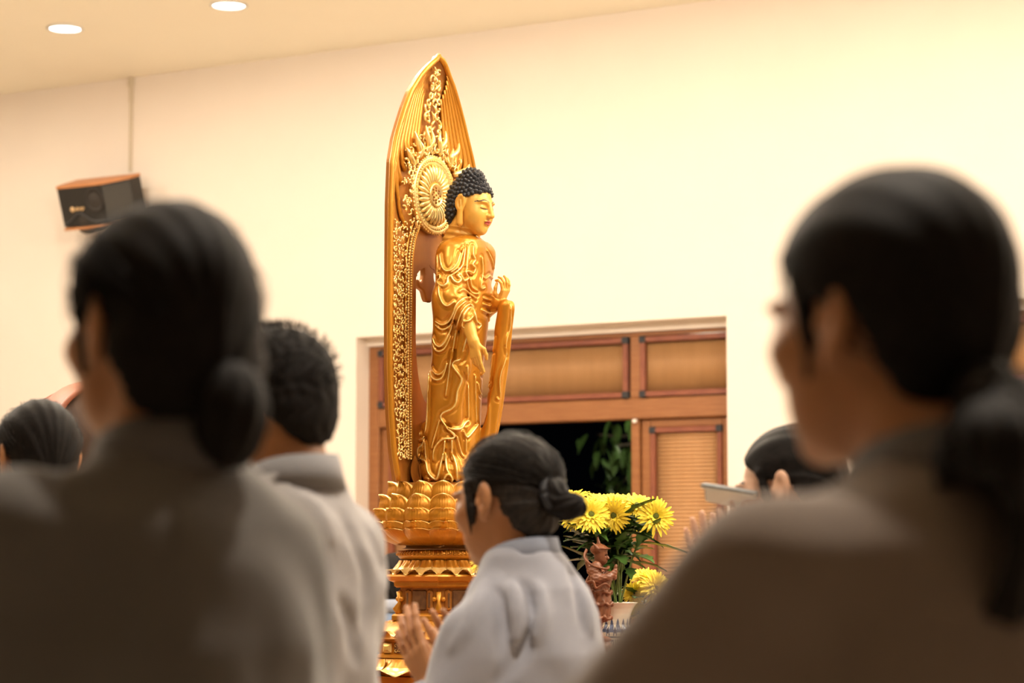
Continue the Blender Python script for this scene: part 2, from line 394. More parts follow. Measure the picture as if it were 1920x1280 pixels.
# doors: frame, transom panels, folding leaves
VD = .13
def du(px, py, off=0): return wp(px, py, VD)[0] + off
z_tr_top_m = wp(1170, 632, VD)[1]; z_tr_bot_m = wp(1170, 747, VD)[1]; z_rail = wp(1170, 786, VD)[1]
z_leaf_top = wp(1340, 780, VD)[1]; z_lm_top = wp(1330, 797, VD)[1]
mw = .030
def door(off, idx, full=True):
    zF = zTop - .045
    D = bpy.data.objects.new('door_%d' % idx, None); link(D); D.location = W0; D.rotation_euler = (0, 0, WRZ); tag(D, kind='structure')
    a0, a1 = uL + off, uR + off + .02
    wA, wB = (wp(1182, 700, VD)[0] + off), (wp(1205, 700, VD)[0] + off)      # right mullion
    cen = (a0 + a1) / 2; mA, mB = 2 * cen - wB, 2 * cen - wA                   # left mullion, mirrored
    f = MB(); zc = lambda b, t: ((b + t) / 2)
    f.box((a0 + .035, VD + .05, zF / 2), (.07, .10, zF), bev=.004); f.build('jamb', M['wood'], D)
    f = MB().box((a1 - .035, VD + .05, zF / 2), (.07, .10, zF), bev=.004); f.build('jamb', M['wood'], D)
    f = MB().box((cen, VD + .05, (zF + z_tr_top_m) / 2), (a1 - a0 - .14, .098, zF - z_tr_top_m), bev=.004); f.build('head_rail', M['woodh'], D)
    f = MB().box((cen, VD + .05, (z_tr_bot_m + z_rail) / 2), (a1 - a0 - .14, .11, z_tr_bot_m - z_rail), bev=.006); f.build('transom_rail', M['woodh'], D)
    for p, q in ((mA, mB), (wA, wB)):
        MB().box(((p + q) / 2, VD + .05, (z_tr_top_m + z_tr_bot_m) / 2), (q - p, .105, z_tr_top_m - z_tr_bot_m), bev=.004).build('mullion', M['wood'], D)
    MB().box((cen, VD + .04, zTop - .0225), (a1 - a0, .12, .045)).build('lintel', M['wall'], D)
    def panel(name, u0, u1, z0, z1, y, vert, step):
        P = MB().box(((u0 + u1) / 2, y + .03, (z0 + z1) / 2), (u1 - u0 - .02, .016, z1 - z0 - .02)).build(name, (M['reed'] if vert else M['reed_pale']), D)
        def part(n, c, d, m): MB().box(c, d, bev=.004).build(n, m, P)
        part('moulding', ((u0 + u1) / 2, y, z1 - mw / 2), (u1 - u0 - 2 * mw, .03, mw), M['mold']); part('moulding', ((u0 + u1) / 2, y, z0 + mw / 2), (u1 - u0 - 2 * mw, .03, mw), M['mold'])
        part('moulding', (u0 + mw / 2, y, (z0 + z1) / 2), (mw, .03, z1 - z0 - 2 * mw), M['mold']); part('moulding', (u1 - mw / 2, y, (z0 + z1) / 2), (mw, .03, z1 - z0 - 2 * mw), M['mold'])
        for uu in (u0 + mw / 2, u1 - mw / 2):
            for zz in (z0 + mw / 2, z1 - mw / 2): part('corner_block', (uu, y - .003, zz), (mw * 1.25, .036, mw * 1.25), M['ink'])
        rb = MB(); n = int(((u1 - u0) if vert else (z1 - z0)) / step)
        for k in range(n):
            t = (k + .5) / n
            if vert: x = u0 + mw + (u1 - u0 - 2 * mw) * t; pts = [(x, y + .02, z0 + mw), (x, y + .02, z1 - mw)]
            else: z = z0 + mw + (z1 - z0 - 2 * mw) * t; pts = [(u0 + mw, y + .02, z), (u1 - mw, y + .02, z)]
            rb.tube(pts, step * .47, 6)
        tag(rb.build('ribs', M['reed'] if vert else M['reed_pale'], P), kind='stuff')
    y = VD + .0
    g = .012
    panel('transom_panel', a0 + .075, mA - g, z_tr_bot_m + .004, z_tr_top_m - .004, y, True, .012)
    panel('transom_panel', mB + g, wA - g, z_tr_bot_m + .004, z_tr_top_m - .004, y, True, .012)
    panel('transom_panel', wB - .01, a1 - .03, z_tr_bot_m + .004, z_tr_top_m - .004, y, True, .012)
    zb = .12
    for (l0, l1) in ((a0 + .072, mB), (wA, a1 - .072)):
        L = MB()
        st = .055 if l0 > cen else .055
        post = .05
        if l0 > cen: MB().box((l0 + post / 2 - .004, VD + .05, z_rail / 2), (post, .08, z_rail), bev=.004).build('meeting_post', M['wood'], D); q0, q1 = l0 + post, l1
        else: MB().box((l1 - post / 2 + .004, VD + .05, z_rail / 2), (post, .08, z_rail), bev=.004).build('meeting_post', M['wood'], D); q0, q1 = l0, l1 - post
        for c, d in ((((q0 + st / 2), VD + .06, z_leaf_top / 2 + .01), (st, .06, z_leaf_top - .02)), (((q1 - st / 2), VD + .06, z_leaf_top / 2 + .01), (st, .06, z_leaf_top - .02))):
            MB().box(c, d, bev=.005).build('stile', M['wood'], D)
        MB().box(((q0 + q1) / 2, VD + .06, (z_leaf_top + z_lm_top) / 2), (q1 - q0 - 2 * st, .058, z_leaf_top - z_lm_top), bev=.004).build('top_rail', M['woodh'], D)
        MB().box(((q0 + q1) / 2, VD + .06, zb), (q1 - q0 - 2 * st, .058, .2), bev=.004).build('bottom_rail', M['woodh'], D)
        panel('leaf_panel', q0 + st, q1 - st, zb + .1, z_lm_top, VD + .035, False, .0215)
    u, z = wp(1191, 789, VD); MB().box((u + off, VD - .006, z), (.026, .012, .02), bev=.003).build('sensor', M['wall'], D)
    return D
door(0, 1); door(du2, 2)
# open centre of the second doorway: closed by plain leaves is out of sight
# downlights
dif = mat('lamp_diffuser', (1, 1, 1), .4, emit=((1, .93, .80), 9)); rimm = mat('lamp_rim', (.75, .73, .70), .4)
rim_me = MB().lathe([(.088, .0), (.100, .0), (.104, -.006), (.100, -.012), (.088, -.012), (.084, -.004)], 32, cap=False).mesh('rim', rimm)
dsk_me = MB().lathe([(.0001, -.006), (.05, -.007), (.086, -.005), (.086, .0)], 32).mesh('diffuser', dif)
for p, row, k in LIGHTS:
    vis = row == 0 and k in (0, 1)
    L = thing('downlight', {0: 'round recessed ceiling downlight, left one, warm white', 1: 'round recessed ceiling downlight, right one, bluish white'}[k] if vis else 'round recessed ceiling downlight out of the frame', 'ceiling light', (p.x, p.y, CEIL), 0, None if vis else 'downlights beyond the frame')
    inst('rim', rim_me, L); inst('diffuser', dsk_me, L)
# globes added above the frame to brighten the upper wall and ceiling
glow = mat('fill_globe_glow', (1, .95, .85), .3, emit=((1.0, .88, .72), FILL_GLOBE_W / (math.pi * 4 * math.pi * .15 ** 2)))
gl_me = MB().ball((0, 0, 0), .15, 32, 20).mesh('globe', glow)
cn_me = MB().tube([(0, 0, .14), (0, 0, .20)], [.05, .03], 16).tube([(0, 0, .2), (0, 0, .56)], .006, 8).lathe([(.05, .55), (.06, .57), (.06, .59), (.0001, .59)], 20).mesh('rod', rimm)
for q, (x, y) in enumerate(((-3.4, 9.0), (-.6, 7.9), (2.4, 6.6), (4.6, 5.2))):
    L = thing('fill_globe', 'added opal globe brightening the upper wall, unseen above the frame', 'ceiling light', (x, y, CEIL - .59), 0, 'added fill globes over the hall')
    inst('globe', gl_me, L); inst('rod', cn_me, L)
# speaker and its trunking
sp_loc = wp(188, 378, -.20); SPp = wpt(sp_loc[0], -.20, sp_loc[1])
sp = thing('wall_speaker', 'black wall loudspeaker with orange wood top, tilted down high on the wall', 'speaker', SPp)
face = -WI; tl = R(19)
fx = WT.copy(); fy = (face * math.cos(tl) + Vector((0, 0, -math.sin(tl)))); fz = fx.cross(fy) * -1
fz = fy.cross(fx); fz = -fz if fz.z < 0 else fz
# local axes: x along wall, y towards the room, z up
sp.matrix_world = frame(SPp, fx, fy, fz)
spw, sph, spd = .50, .26, .24
blk = mat('speaker_black', (.016, .014, .012), .5); grl = mat('speaker_grille', (.05, .046, .04), .7, bump=.3, bscale=600); spwood = mat('speaker_wood', (.50, .20, .07), .5, col2=(.58, .25, .1), scale=10)
cone_m = mat('woofer_cone', (.03, .024, .02), .6); badge = mat('speaker_badge_gold', (.75, .50, .26), .35, .3)
plan = [(-.25, -spd / 2), (.25, -spd / 2), (.25, -.02), (.13, spd / 2), (-.22, spd / 2), (-.25, .05)]
def prism(plan, z0, z1):
    n = len(plan); V = [(x, y, z0) for x, y in plan] + [(x, y, z1) for x, y in plan]
    return V, [list(range(n - 1, -1, -1)), list(range(n, 2 * n))] + [[i, (i + 1) % n, n + (i + 1) % n, n + i] for i in range(n)]
MB().add(*prism([(x * .98, y * .98) for x, y in plan], -sph / 2 + .012, sph / 2 - .012)).build('cabinet', blk, sp)
for z in (-1, 1):
    MB().add(*prism(plan, z * (sph / 2) - .012, z * (sph / 2) + .004)).build('end_board', spwood, sp)
MB().box((.19, .055, 0), (.17, .008, sph - .05), rot=Matrix.Rotation(math.atan2(-(spd / 2 + .02), .12), 3, 'Z')).build('side_grille', grl, sp)
MB().lathe([(.0001, .012), (.03, .008), (.06, -.002), (.07, .004), (.075, .0)], 28).xf(Matrix.Translation((.06, spd / 2, .03)) @ Matrix.Rotation(R(-90), 4, 'X')).build('tweeter', cone_m, sp)
MB().tube([(-.2 + .34 * k / 16, spd / 2 + .002, -.10 + .06 * math.exp(-((k / 16 - .36) / .2) ** 2)) for k in range(17)], .004, 6).build('grille_ridge', mat('grey_ridge', (.07, .07, .075), .4), sp)
MB().lathe([(.0001, .03), (.06, .025), (.095, .004), (.1, -.02)], 28).xf(Matrix.Translation((-.06, spd / 2 - .03, -.085)) @ Matrix.Rotation(R(-90), 4, 'X')).build('woofer', cone_m, sp)
bd = MB().lathe([(.017, 0), (.015, .004), (.0001, .005)], 18).xf(Matrix.Translation((-.125, spd / 2, -.015)) @ Matrix.Rotation(R(-90), 4, 'X'))
for k in range(6): bd.box((-.098 + k * .0125, spd / 2 + .002, -.016 + (.004 if k % 2 else 0)), (.008, .004, .014 + .008 * (k % 3 == 1)))
bd.build('badge', badge, sp)
MB().lathe([(.09, 0), (.07, -.03), (.03, -.045), (.0001, -.047)], 20, c=(-.03, .03, -sph / 2 - .004)).build('swivel_mount', blk, sp)
MB().tube([(.08, 0, -sph / 2), (.08, 0, -sph / 2 - .03)], .006, 8).ball((.08, 0, -sph / 2 - .033), (.018, .018, .009)).build('wing_screw', mat('dark_steel', (.1, .09, .08), .4, .6), sp)
MB().tube([(.0, -spd / 2 + .01, 0), (.0, -spd / 2 - .10, .03)], .02, 10).build('bracket_arm', blk, sp)
ua, za = wp(250, 142); ub, zb_ = wp(244, 322)
trk = MB()
trk.box(wpt((ua + ub) / 2, -.008, (CEIL + zb_) / 2), (.022, .016, CEIL - zb_), rot=WROT, bev=.004)
trk.box(wpt((ua + ub) / 2, -.012, CEIL - .03), (.045, .024, .06), rot=WROT, bev=.006).box(wpt((ua + ub) / 2, -.010, CEIL - .10), (.03, .02, .12), rot=WROT, bev=.005)
tag(trk.build('cable_trunking', mat('trunking_plastic', (.62, .53, .40), .6)), 'thin cream cable trunking running from ceiling down to the wall speaker', 'cable trunking')
# night foliage beyond the doorway
leafm = mat('night_leaf', (.035, .075, .015), .45, col2=(.06, .12, .025), scale=30)
def leaf_mesh(name, L, Wd, m, lob=0, n=9, droop=.2):
    V = []; F = []
    for i in range(n):
        t = i / (n - 1); wv = Wd * math.sin(math.pi * min(t * .94 + .03, 1)) ** .8 * (1.15 - .5 * t)
        if lob: wv *= 1 + .35 * math.cos(t * lob * 2 * math.pi)
        z = -droop * L * t * t
        V += [(-wv, L * t, z + .12 * wv), (0, L * t, z - .1 * Wd), (wv, L * t, z + .12 * wv)]
    for i in range(n - 1):
        b = i * 3; F += [[b, b + 1, b + 4, b + 3], [b + 1, b + 2, b + 5, b + 4]]
    k = len(V); V += [(x, y, z - .0012) for x, y, z in V]; F += [[q + k for q in f[::-1]] for f in F]
    return MB().add(V, F, 0, True).mesh(name, m)
tl_me = leaf_mesh('leaf', .13, .026, leafm, 0, 8, .35)
tr = thing('night_tree', 'dark leafy tree outside the open doorway at night', 'tree', (1.0, 16.2, -.11))
trunk = mat('bark', (.05, .035, .02), .9)
tb = MB().tube(crv([(0, 0, 0), (.1, .1, 1.2), (-.05, 0, 2.2), (-.1, .05, 3.2)], 6), .07, 8); tb.build('trunk', trunk, tr)
rg = random.Random(3)
brs = []
for (bx, by) in ((1178, 805), (1160, 835), (1178, 880), (1120, 815), (1185, 850), (1155, 915)):
    q = pix(bx, by, 15.0 + rg.uniform(0, .5)) - Vector((1.0, 16.2, -.11))
    brs.append(q); MB().tube(crv([(-.08, 0, 2.3), (q * .6 + Vector((0, 0, .9))), q], 6), [.015 - .0006 * i for i in range(13)], 6).build('branch', trunk, tr)
    for k in range(11):
        c = q + Vector((rg.gauss(0, .08), rg.gauss(0, .1), rg.gauss(-.02, .07)))
        Mx = Matrix.Translation(c) @ Matrix.Rotation(rg.uniform(0, 6.28), 4, 'Z') @ Matrix.Rotation(rg.uniform(-1.2, -.2), 4, 'X') @ Matrix.Scale(rg.uniform(.7, 1.25), 4)
        inst('leaf', tl_me, tr, Mx)
l = bpy.data.lights.new('leaf_fill_light', 'POINT'); l.energy = 16; l.color = (1, .93, .7); l.shadow_soft_size = .1  # added light that lifts the leaves out of the dark, no fixture
o = bpy.data.objects.new('leaf_fill_light', l); COL.objects.link(o); o.location = pix(1330, 700, 14.6)
print('room', time.time() - T0)
#MARK_STATUE
# ------------------------------------------------------------ the statue
FX = Vector((.857, -.515, 0)).normalized(); FL = Vector((-FX.y, FX.x, 0))     # it faces along the far wall, its left is away from us
SZ = pix(827, 1302, 7.0).z
S0 = pix(827, 1060, 7.0); S0.z = SZ
SRZ = math.atan2(FX.y, FX.x)
def to_loc(p): q = p - S0; return Vector((q.dot(FX), q.dot(FL), q.z))
CL = to_loc(CAM)
def SL(px, py, y=0.0):
    D = ray(px, py); D = Vector((D.dot(FX), D.dot(FL), D.z)); return CL + D * ((y - CL.y) / D.y)
def SX(px, py, x=0.0):
    D = ray(px, py); D = Vector((D.dot(FX), D.dot(FL), D.z)); return CL + D * ((x - CL.x) / D.x)
def zpy(py): return SL(827, py, 0).z
U = .001545                                            # metres to a photo pixel at the statue
buddha = thing('buddha_statue', 'tall golden standing Buddha statue with carved leaf shaped halo on a lotus pedestal', 'statue', S0, SRZ)

# --- robed body with hanging right arm and raised left forearm
def c3(px, py, y): return tuple(SL(px, py, y))
BT = []
for py, cx, a, b in ((441, 878, .030, .042), (452, 876, .045, .072), (467, 874, .055, .097), (490, 872, .061, .110), (545, 870, .064, .108), (600, 866, .066, .104), (680, 860, .060, .098), (760, 856, .061, .094), (810, 854, .063, .094), (850, 853, .060, .092), (905, 853, .060, .092)):
    q = SL(cx, py, 0); BT.append((q.z, q.x, 0.0, a, b))
RS = c3(845, 477, -.083); RE = c3(846, 560, -.115); RW = c3(888, 640, -.12); RW0 = c3(874, 596, -.12)
LS = c3(904, 477, .083); LE = c3(885, 575, .125); LW = c3(935, 566, .07)
zf = zpy(905)
def body0(P):
    d = column(P, BT)
    d = smin(d, chain(P, [RS, RE, RW0], [.036, .039, .030], .02), .03)
    d = smin(d, chain(P, [LS, LE, LW], [.036, .037, .024], .02), .03)
    # sleeve hanging from the right forearm
    d = smin(d, chain(P, [c3(838, 560, -.11), c3(838, 640, -.10), c3(832, 720, -.085), c3(823, 800, -.07), c3(814, 868, -.06)], [.036, .034, .032, .030, .026], .02), .035)
    d = smin(d, chain(P, [c3(880, 615, -.10), c3(866, 690, -.095), c3(850, 780, -.08), c3(836, 850, -.07)], [.020, .022, .020, .016], .02), .03)
    # sleeve ribbon falling from the left forearm
    rib = [(c3(px, py, y)[2], c3(px, py, y)[0], y, hw * U * 1.02, .030) for (px, py, hw, y) in ((951, 562, 9, .06), (949, 580, 12, .062), (945, 612, 13.5, .07), (941, 650, 13.5, .072), (937, 680, 14, .072), (933, 715, 12, .072), (929, 745, 12.5, .072), (926, 775, 10, .072), (920, 805, 11, .07), (913, 838, 9, .07))]
    rb = column(P, rib); rb = rb + .0022 * np.sin(P[:, 1] * 210 + P[:, 2] * 12)
    d = smin(d, rb, .014)
    # feet-level flare
    d = smin(d, ell(P, c3(856, 890, 0), (.085, .10, .045)), .04)
    d = smin(d, chain(P, [c3(800, 800, -.03), c3(795, 845, -.04), c3(803, 880, -.04)], [.016, .022, .020], .01), .03)
    return smax(d, zf - P[:, 2], .004)
def z3(*pts): return [(700 + x / 6.4, 470 + y / 6.4) for x, y in pts]
def z4(*pts): return [(700 + x / 6.4, 660 + y / 6.4) for x, y in pts]
def z5(*pts): return [(670 + x / 6.4, 850 + y / 6.4) for x, y in pts]
# raised fold edges read off the carving: (polyline, radius mm)
FOLD = [
 (z3((800, 40), (815, 150), (840, 215), (880, 243), (940, 225), (1000, 150), (1040, 20)), 2.6),
 (z3((770, 60), (775, 180), (770, 300)), 2.4),
 (z3((1100, -40), (1070, 160), (990, 260), (900, 310)), 2.4), (z3((1140, -60), (1120, 150), (1110, 250)), 2.6), (z3((1080, -20), (1020, 180), (930, 260)), 1.8),
 (z3((1200, -60), (1195, 50), (1220, 110), (1185, 165), (1220, 205), (1200, 265), (1160, 280)), 2.8),
 (z3((770, 300), (800, 288), (805, 330), (775, 380), (830, 425), (885, 395), (900, 325), (930, 310), (965, 365), (1010, 385), (1045, 345), (1010, 300), (1040, 288), (1080, 355), (1130, 325), (1100, 255), (1140, 245), (1190, 275)), 3.6),
 (z3((785, 420), (795, 530), (835, 625), (895, 658), (970, 612)), 2.8),
 (z3((750, 845), (820, 885), (900, 850), (960, 760), (1000, 650), (1080, 575), (1160, 560)), 3.2),
 (z3((745, 885), (820, 945), (900, 915), (955, 840), (1010, 700), (1110, 605)), 2.6),
 (z3((720, 1040), (745, 1115), (800, 1145), (860, 1090), (920, 970), (950, 860)), 3.0),
 (z3((720, 1110), (745, 1180), (795, 1205), (860, 1160), (930, 1020)), 2.6),
 (z3((940, 1290), (975, 1060), (1010, 900), (1045, 780), (1100, 680), (1170, 640)), 2.6),
 (z3((1160, 640), (1195, 680), (1150, 690), (1105, 740), (1080, 830), (1140, 835), (1190, 790)), 3.2),
 (z3((1075, 850), (1075, 900), (1130, 945), (1130, 1020), (1110, 1090), (1085, 1180), (1060, 1290)), 3.2),
 (z3((1190, 690), (1215, 760), (1240, 850), (1285, 885), (1255, 935)), 2.8),
 (z3((1120, 340), (1135, 430), (1185, 505), (1255, 515)), 2.2), (z3((1160, 340), (1180, 430), (1250, 478)), 2.2),
 (z3((1030, 490), (1080, 465), (1160, 520), (1230, 570)), 2.2),
 (z3((1300, 80), (1310, 240), (1290, 440), (1340, 440)), 2.4),
 (z3((1310, 715), (1390, 742), (1470, 715)), 2.6),
 (z3((1390, 750), (1385, 900), (1365, 1140), (1390, 1240), (1440, 1180), (1460, 1040)), 2.0), (z3((1420, 760), (1435, 950), (1410, 1060)), 1.6),
 (z3((1370, 0), (1425, 120), (1450, 230), (1455, 340)), 1.8),
 (z3((1310, 310), (1350, 330), (1390, 300), (1430, 330)), 1.6), (z3((1330, 570), (1400, 590)), 1.8), (z3((1330, 640), (1400, 665)), 1.8),
 (z3((1650, 640), (1640, 900), (1590, 1100), (1600, 1250)), 2.0),
 (z4((690, 230), (710, 305), (770, 332), (835, 290), (890, 130)), 3.0), (z4((705, 190), (740, 250), (790, 265), (850, 215), (880, 140)), 2.4),
 (z4((945, 0), (905, 290), (870, 520)), 2.4),
 (z4((1080, 0), (1050, 85), (980, 118), (965, 170), (1050, 290), (1055, 350), (1010, 470), (990, 600), (940, 680), (840, 730), (815, 790), (870, 880), (885, 910)), 3.4),
 (z4((880, 905), (960, 985), (950, 1030), (830, 1045), (740, 1150), (725, 1290)), 3.4),
 (z4((1140, 825), (1100, 840), (1050, 905), (980, 920), (900, 905)), 3.8), (z4((900, 930), (960, 975), (980, 1005)), 2.6),
 (z4((1250, 870), (1190, 950), (1120, 1020), (1085, 960)), 3.2),
 (z4((680, 260), (670, 450), (655, 800), (620, 1010), (585, 1055)), 3.8),
 (z4((545, 900), (565, 980), (535, 1050), (610, 1060), (590, 1120), (540, 1170), (550, 1290)), 3.2), (z4((630, 1080), (640, 1290)), 2.8),
 (z4((800, 800), (750, 970), (700, 1150)), 2.2),
 (z4((1130, 180), (1135, 500), (1140, 800)), 2.0), (z4((1220, 280), (1225, 600), (1235, 840)), 2.0),
 (z4((1255, 380), (1280, 490), (1330, 525), (1370, 480), (1400, 380)), 2.6), (z4((1300, 260), (1355, 330), (1410, 250)), 2.2), (z4((1310, 150), (1360, 208), (1405, 140)), 2.0),
 (z4((1440, 30), (1400, 350), (1350, 640), (1320, 800), (1300, 880)), 2.4), (z4((1590, -40), (1580, 90), (1520, 300), (1520, 540), (1490, 560)), 2.0),
 (z4((860, 1060), (835, 1290)), 2.4), (z4((940, 1050), (940, 1290)), 2.4), (z4((1000, 1010), (1050, 1200), (1080, 1250)), 2.2), (z4((1110, 1040), (1110, 1200)), 2.0),
 (z5((1030, 0), (990, 190), (950, 305), (860, 230), (830, 100), (780, 70), (740, 40)), 3.6), (z5((1060, 0), (1070, 170), (1110, 260)), 3.2),
 (z5((1035, 335), (1060, 270), (1100, 250), (1140, 300), (1120, 350)), 3.6), (z5((1130, 0), (1185, 150), (1200, 380)), 3.4), (z5((820, 290), (860, 300), (850, 360)), 2.6),
]
Vc, Fc = polygonise(body0, (-.16, -.20, zf - .01), (.30, .20, zpy(435)), .006)
bvh = BVHTree.FromPolygons([tuple(v) for v in Vc], [tuple(int(i) for i in f) for f in Fc])
def cast(pl, n=6):
    out = []
    for p in crv([(x, y, 0) for x, y in pl], n):
        D = ray(p.x, p.y); D = Vector((D.dot(FX), D.dot(FL), D.z)).normalized()
        h = bvh.ray_cast(CL, D)
        if h[0] is not None: out.append((h[0], h[1] if h[1].dot(D) < 0 else -h[1]))
        else:
            if len(out) > 1: yield out
            out = []
    if len(out) > 1: yield out
gl = MB(); fold_caps = []
for pl, r in FOLD:
    for pts in cast(pl):
        if len(pts) < 3: continue
        # drop jumps between near and far parts
        seg = [pts[0]]; segs = [seg]
        for p in pts[1:]:
            if (p[0] - seg[-1][0]).length > .035: seg = [p]; segs.append(seg)
            else: seg.append(p)
        for sg in segs:
            if len(sg) < 3: continue
            n = len(sg); rr = [r * .00082 * (.45 + .55 * math.sin(math.pi * min(max((i + .7) / (n + .4), 0), 1)) ** .5) for i in range(n)]
            gl.tube([q[0] + q[1] * r * .00075 for q in sg], [k * 1.05 for k in rr], 7)
            fold_caps.append(([q[0] for q in sg], r * .001))
gl.build('gilded_fold_edges', M['gilt'], buddha)
boxes = []
def body1(P):
    d = body0(P)
    near = np.abs(d) < .02
    if near.any():
        Q = P[near]; dq = d[near]
        for sg, r in fold_caps:
            a = np.array(sg, f32); lo = a.min(0) - .03; hi = a.max(0) + .03
            m = ((Q > lo) & (Q < hi)).all(1)
            if not m.any(): continue
            q = Q[m]; e = None
            for i in range(0, len(a) - 1, 2):
                c = cone(q, a[i], a[min(i + 2, len(a) - 1)], r * 1.12, r * 1.12)
                e = c if e is None else np.minimum(e, c)
            dd = smin(dq[m], e, .007)
            # a shallow valley beside every ridge
            dd = dd + .0022 * np.exp(-((e - .006) / .004) ** 2)
            dq[m] = dd
        d[near] = dq
    return d
sdf_obj('robe', body1, (-.16, -.20, zf - .006), (.30, .20, zpy(435)), .0022, M['gold'], buddha)
# bare chest and arms, neck, hands
HC = SL(884, 385, 0)                                   # head centre
HR = rotm(0, R(12), 0)                                 # bowed a little
def armfn(P):
    d = chain(P, [RE, RW0, RW], [.022, .022, .0145], .01)
    d = smin(d, hand(P, RW, Vector((.10, .10, -1)), Vector((.25, .95, 0)), Vector((1, -.2, 0)), .52, (.12, .2, .35, .45), .03, .7), .012)
    q = Vector(LW)
    d = np.minimum(d, smin(chain(P, [LE, q], [.022, .0165], .01), hand(P, q + Vector((.004, 0, -.004)), Vector((.45, -.1, .75)), Vector((-.75, .0, .5)), Vector((-.1, -1, .1)), .50, (.75, .62, .45, .4), .10, .9), .012))
    return d
sdf_obj('arms', armfn, (-.12, -.19, RW[2] - .14), (.30, .19, zpy(490)), .0018, M['statue_skin'], buddha)
def headfn(P, child=False):
    q = (P - A3(HC)) @ HR                              # forward +x, left +y
    m = .675
    q = q / m
    qy = np.abs(q[:, 1:2]); S_ = np.concatenate([q[:, :1], qy, q[:, 2:]], 1)
    d = ell(q, (-.012, 0, .028), (.092, .078, .082))
    d = smin(d, ell(q, (.036, 0, -.035), (.060, .066, .080)), .04)
    d = smin(d, ell(S_, (.050, .034, -.045), (.036, .030, .040)), .03)      # cheeks
    d = smin(d, ell(q, (.066, 0, -.098), (.026, .028, .022)), .03)          # chin
    d = smin(d, ell(S_, (.074, .026, .022), (.018, .030, .008)), .014)      # brow
    d = smax(d, -ell(S_, (.101, .031, .000), (.020, .020, .013)), .012)     # socket
    d = smin(d, ell(S_, (.072, .031, -.003), (.0185, .021, .0115)), .006)   # lids
    d = smax(d, -ell(S_, (.0945, .031, -.0075), (.008, .020, .0018)), .003)
    d = smin(d, cone(q, (.091, 0, .012), (.112, 0, -.032), .0085, .0115), .010)
    d = smin(d, ell(S_, (.100, .012, -.034), (.010, .008, .008)), .006)
    d = smin(d, ell(S_, (.097, .008, -.058), (.008, .015, .0055)), .006); d = smin(d, ell(q, (.095, 0, -.069), (.010, .017, .007)), .005)
    d = smax(d, -ell(q, (.108, 0, -.0635), (.010, .022, .0012)), .003)
    d = smax(d, -ell(q, (.104, 0, -.081), (.008, .012, .005)), .008)
    # long ears
    e = ell(S_, (-.004, .084, .004), (.024, .011, .038), rotm(0, 0, R(-12)))
    e = smin(e, cone(S_, (.002, .083, -.03), (.008, .080, -.085), .011, .0145), .012)
    e = smax(e, -ell(S_, (.000, .096, .006), (.014, .009, .026)), .005)
    e = smin(e, cone(S_, (-.004, .088, .010), (.004, .088, -.018), .004, .004), .004)
    d = smin(d, e, .006)
    # neck
    n = cone(q, (-.010, 0, -.06), (-.045, 0, -.20), .058, .066)
    n = n + .0025 * np.cos(q[:, 2] * 220) * (q[:, 2] < -.1)
    d = smin(d, n, .02)
    return d * m
def headpaint(C):
    q = ((C - A3(HC)) @ HR) / .675; y = np.abs(q[:, 1])
    mi = np.zeros(len(C), int)
    mi[(q[:, 0] > .084) & (y < .020) & (np.abs(q[:, 2] + .0635) < .0115 - y * .30)] = 1
    arc = .030 - ((y - .034) / .030) ** 2 * .014
    mi[(q[:, 0] > .05) & (y > .008) & (y < .064) & (np.abs(q[:, 2] - arc) < .0020)] = 2
    lid = -.0085 - ((y - .031) / .022) ** 2 * -.003
    mi[(q[:, 0] > .06) & (y > .012) & (y < .052) & (np.abs(q[:, 2] - lid) < .0020)] = 2
    return mi
sdf_obj('head', headfn, tuple(HC - Vector((.10, .085, .17))), tuple(HC + Vector((.10, .085, .10))), .00125, [M['statue_skin'], M['lips'], M['brow']], buddha, headpaint)
# curls of hair
hfy = lambda z: np.interp(z, (-.12, -.075, -.03, .0, .03, .052, .075, .2), (-.062, -.050, -.030, -.024, .000, .060, .085, .3))
def hairfn(P):
    q = ((P - A3(HC)) @ HR) / .675
    d = ell(q, (-.014, 0, .034), (.097, .084, .084))
    d = smin(d, ell(q, (-.050, 0, -.03), (.056, .066, .075)), .03)
    d = smin(d, ell(q, (-.022, 0, .112), (.050, .048, .042)), .03)
    return smax(d, (q[:, 0] - hfy(q[:, 2])) * .6, .008) * .675
hair = sdf_obj('hair', hairfn, tuple(HC - Vector((.12, .09, .12))), tuple(HC + Vector((.10, .09, .14))), .003, M['curl'], buddha)
hm = hair.data; hv = np.array([v.co for v in hm.vertices]); hn = np.array([v.normal for v in hm.vertices])
cm = MB()
for k in range(1):
    cm.lathe([(1, -.5), (1.0, .05), (.8, .5), (.5, .62), (.46, .78), (.2, .95), (.0001, 1)], 9)
curl_me = cm.mesh('curl', M['curl'])
# rows round the head
qh = ((hv - np.array(HC)) @ HR) / .675
chosen = []; rad = .0074
order = np.lexsort((np.arctan2(qh[:, 1], qh[:, 0] + .014), np.round(qh[:, 2] / .0185)))
pts = hv[order]; nn = hn[order]
kept = np.zeros((0, 3)); kn = []
for p, n_ in zip(pts, nn):
    ql = ((p - np.array(HC)) @ HR) / .675
    if hfy(ql[2]) - ql[0] < .006: continue
    if len(kept) and np.min(((kept - p) ** 2).sum(1)) < (.0112) ** 2: continue
    kept = np.vstack([kept, p]); kn.append(n_)
for p, n_ in list(zip(kept, kn))[:300]:
    Q = Vector(n_).to_track_quat('Z', 'Y').to_matrix().to_4x4()
    inst('curl', curl_me, hair, Matrix.Translation(Vector(p)) @ Q @ Matrix.Scale(rad, 4))
print('curls', len(kept), time.time() - T0)

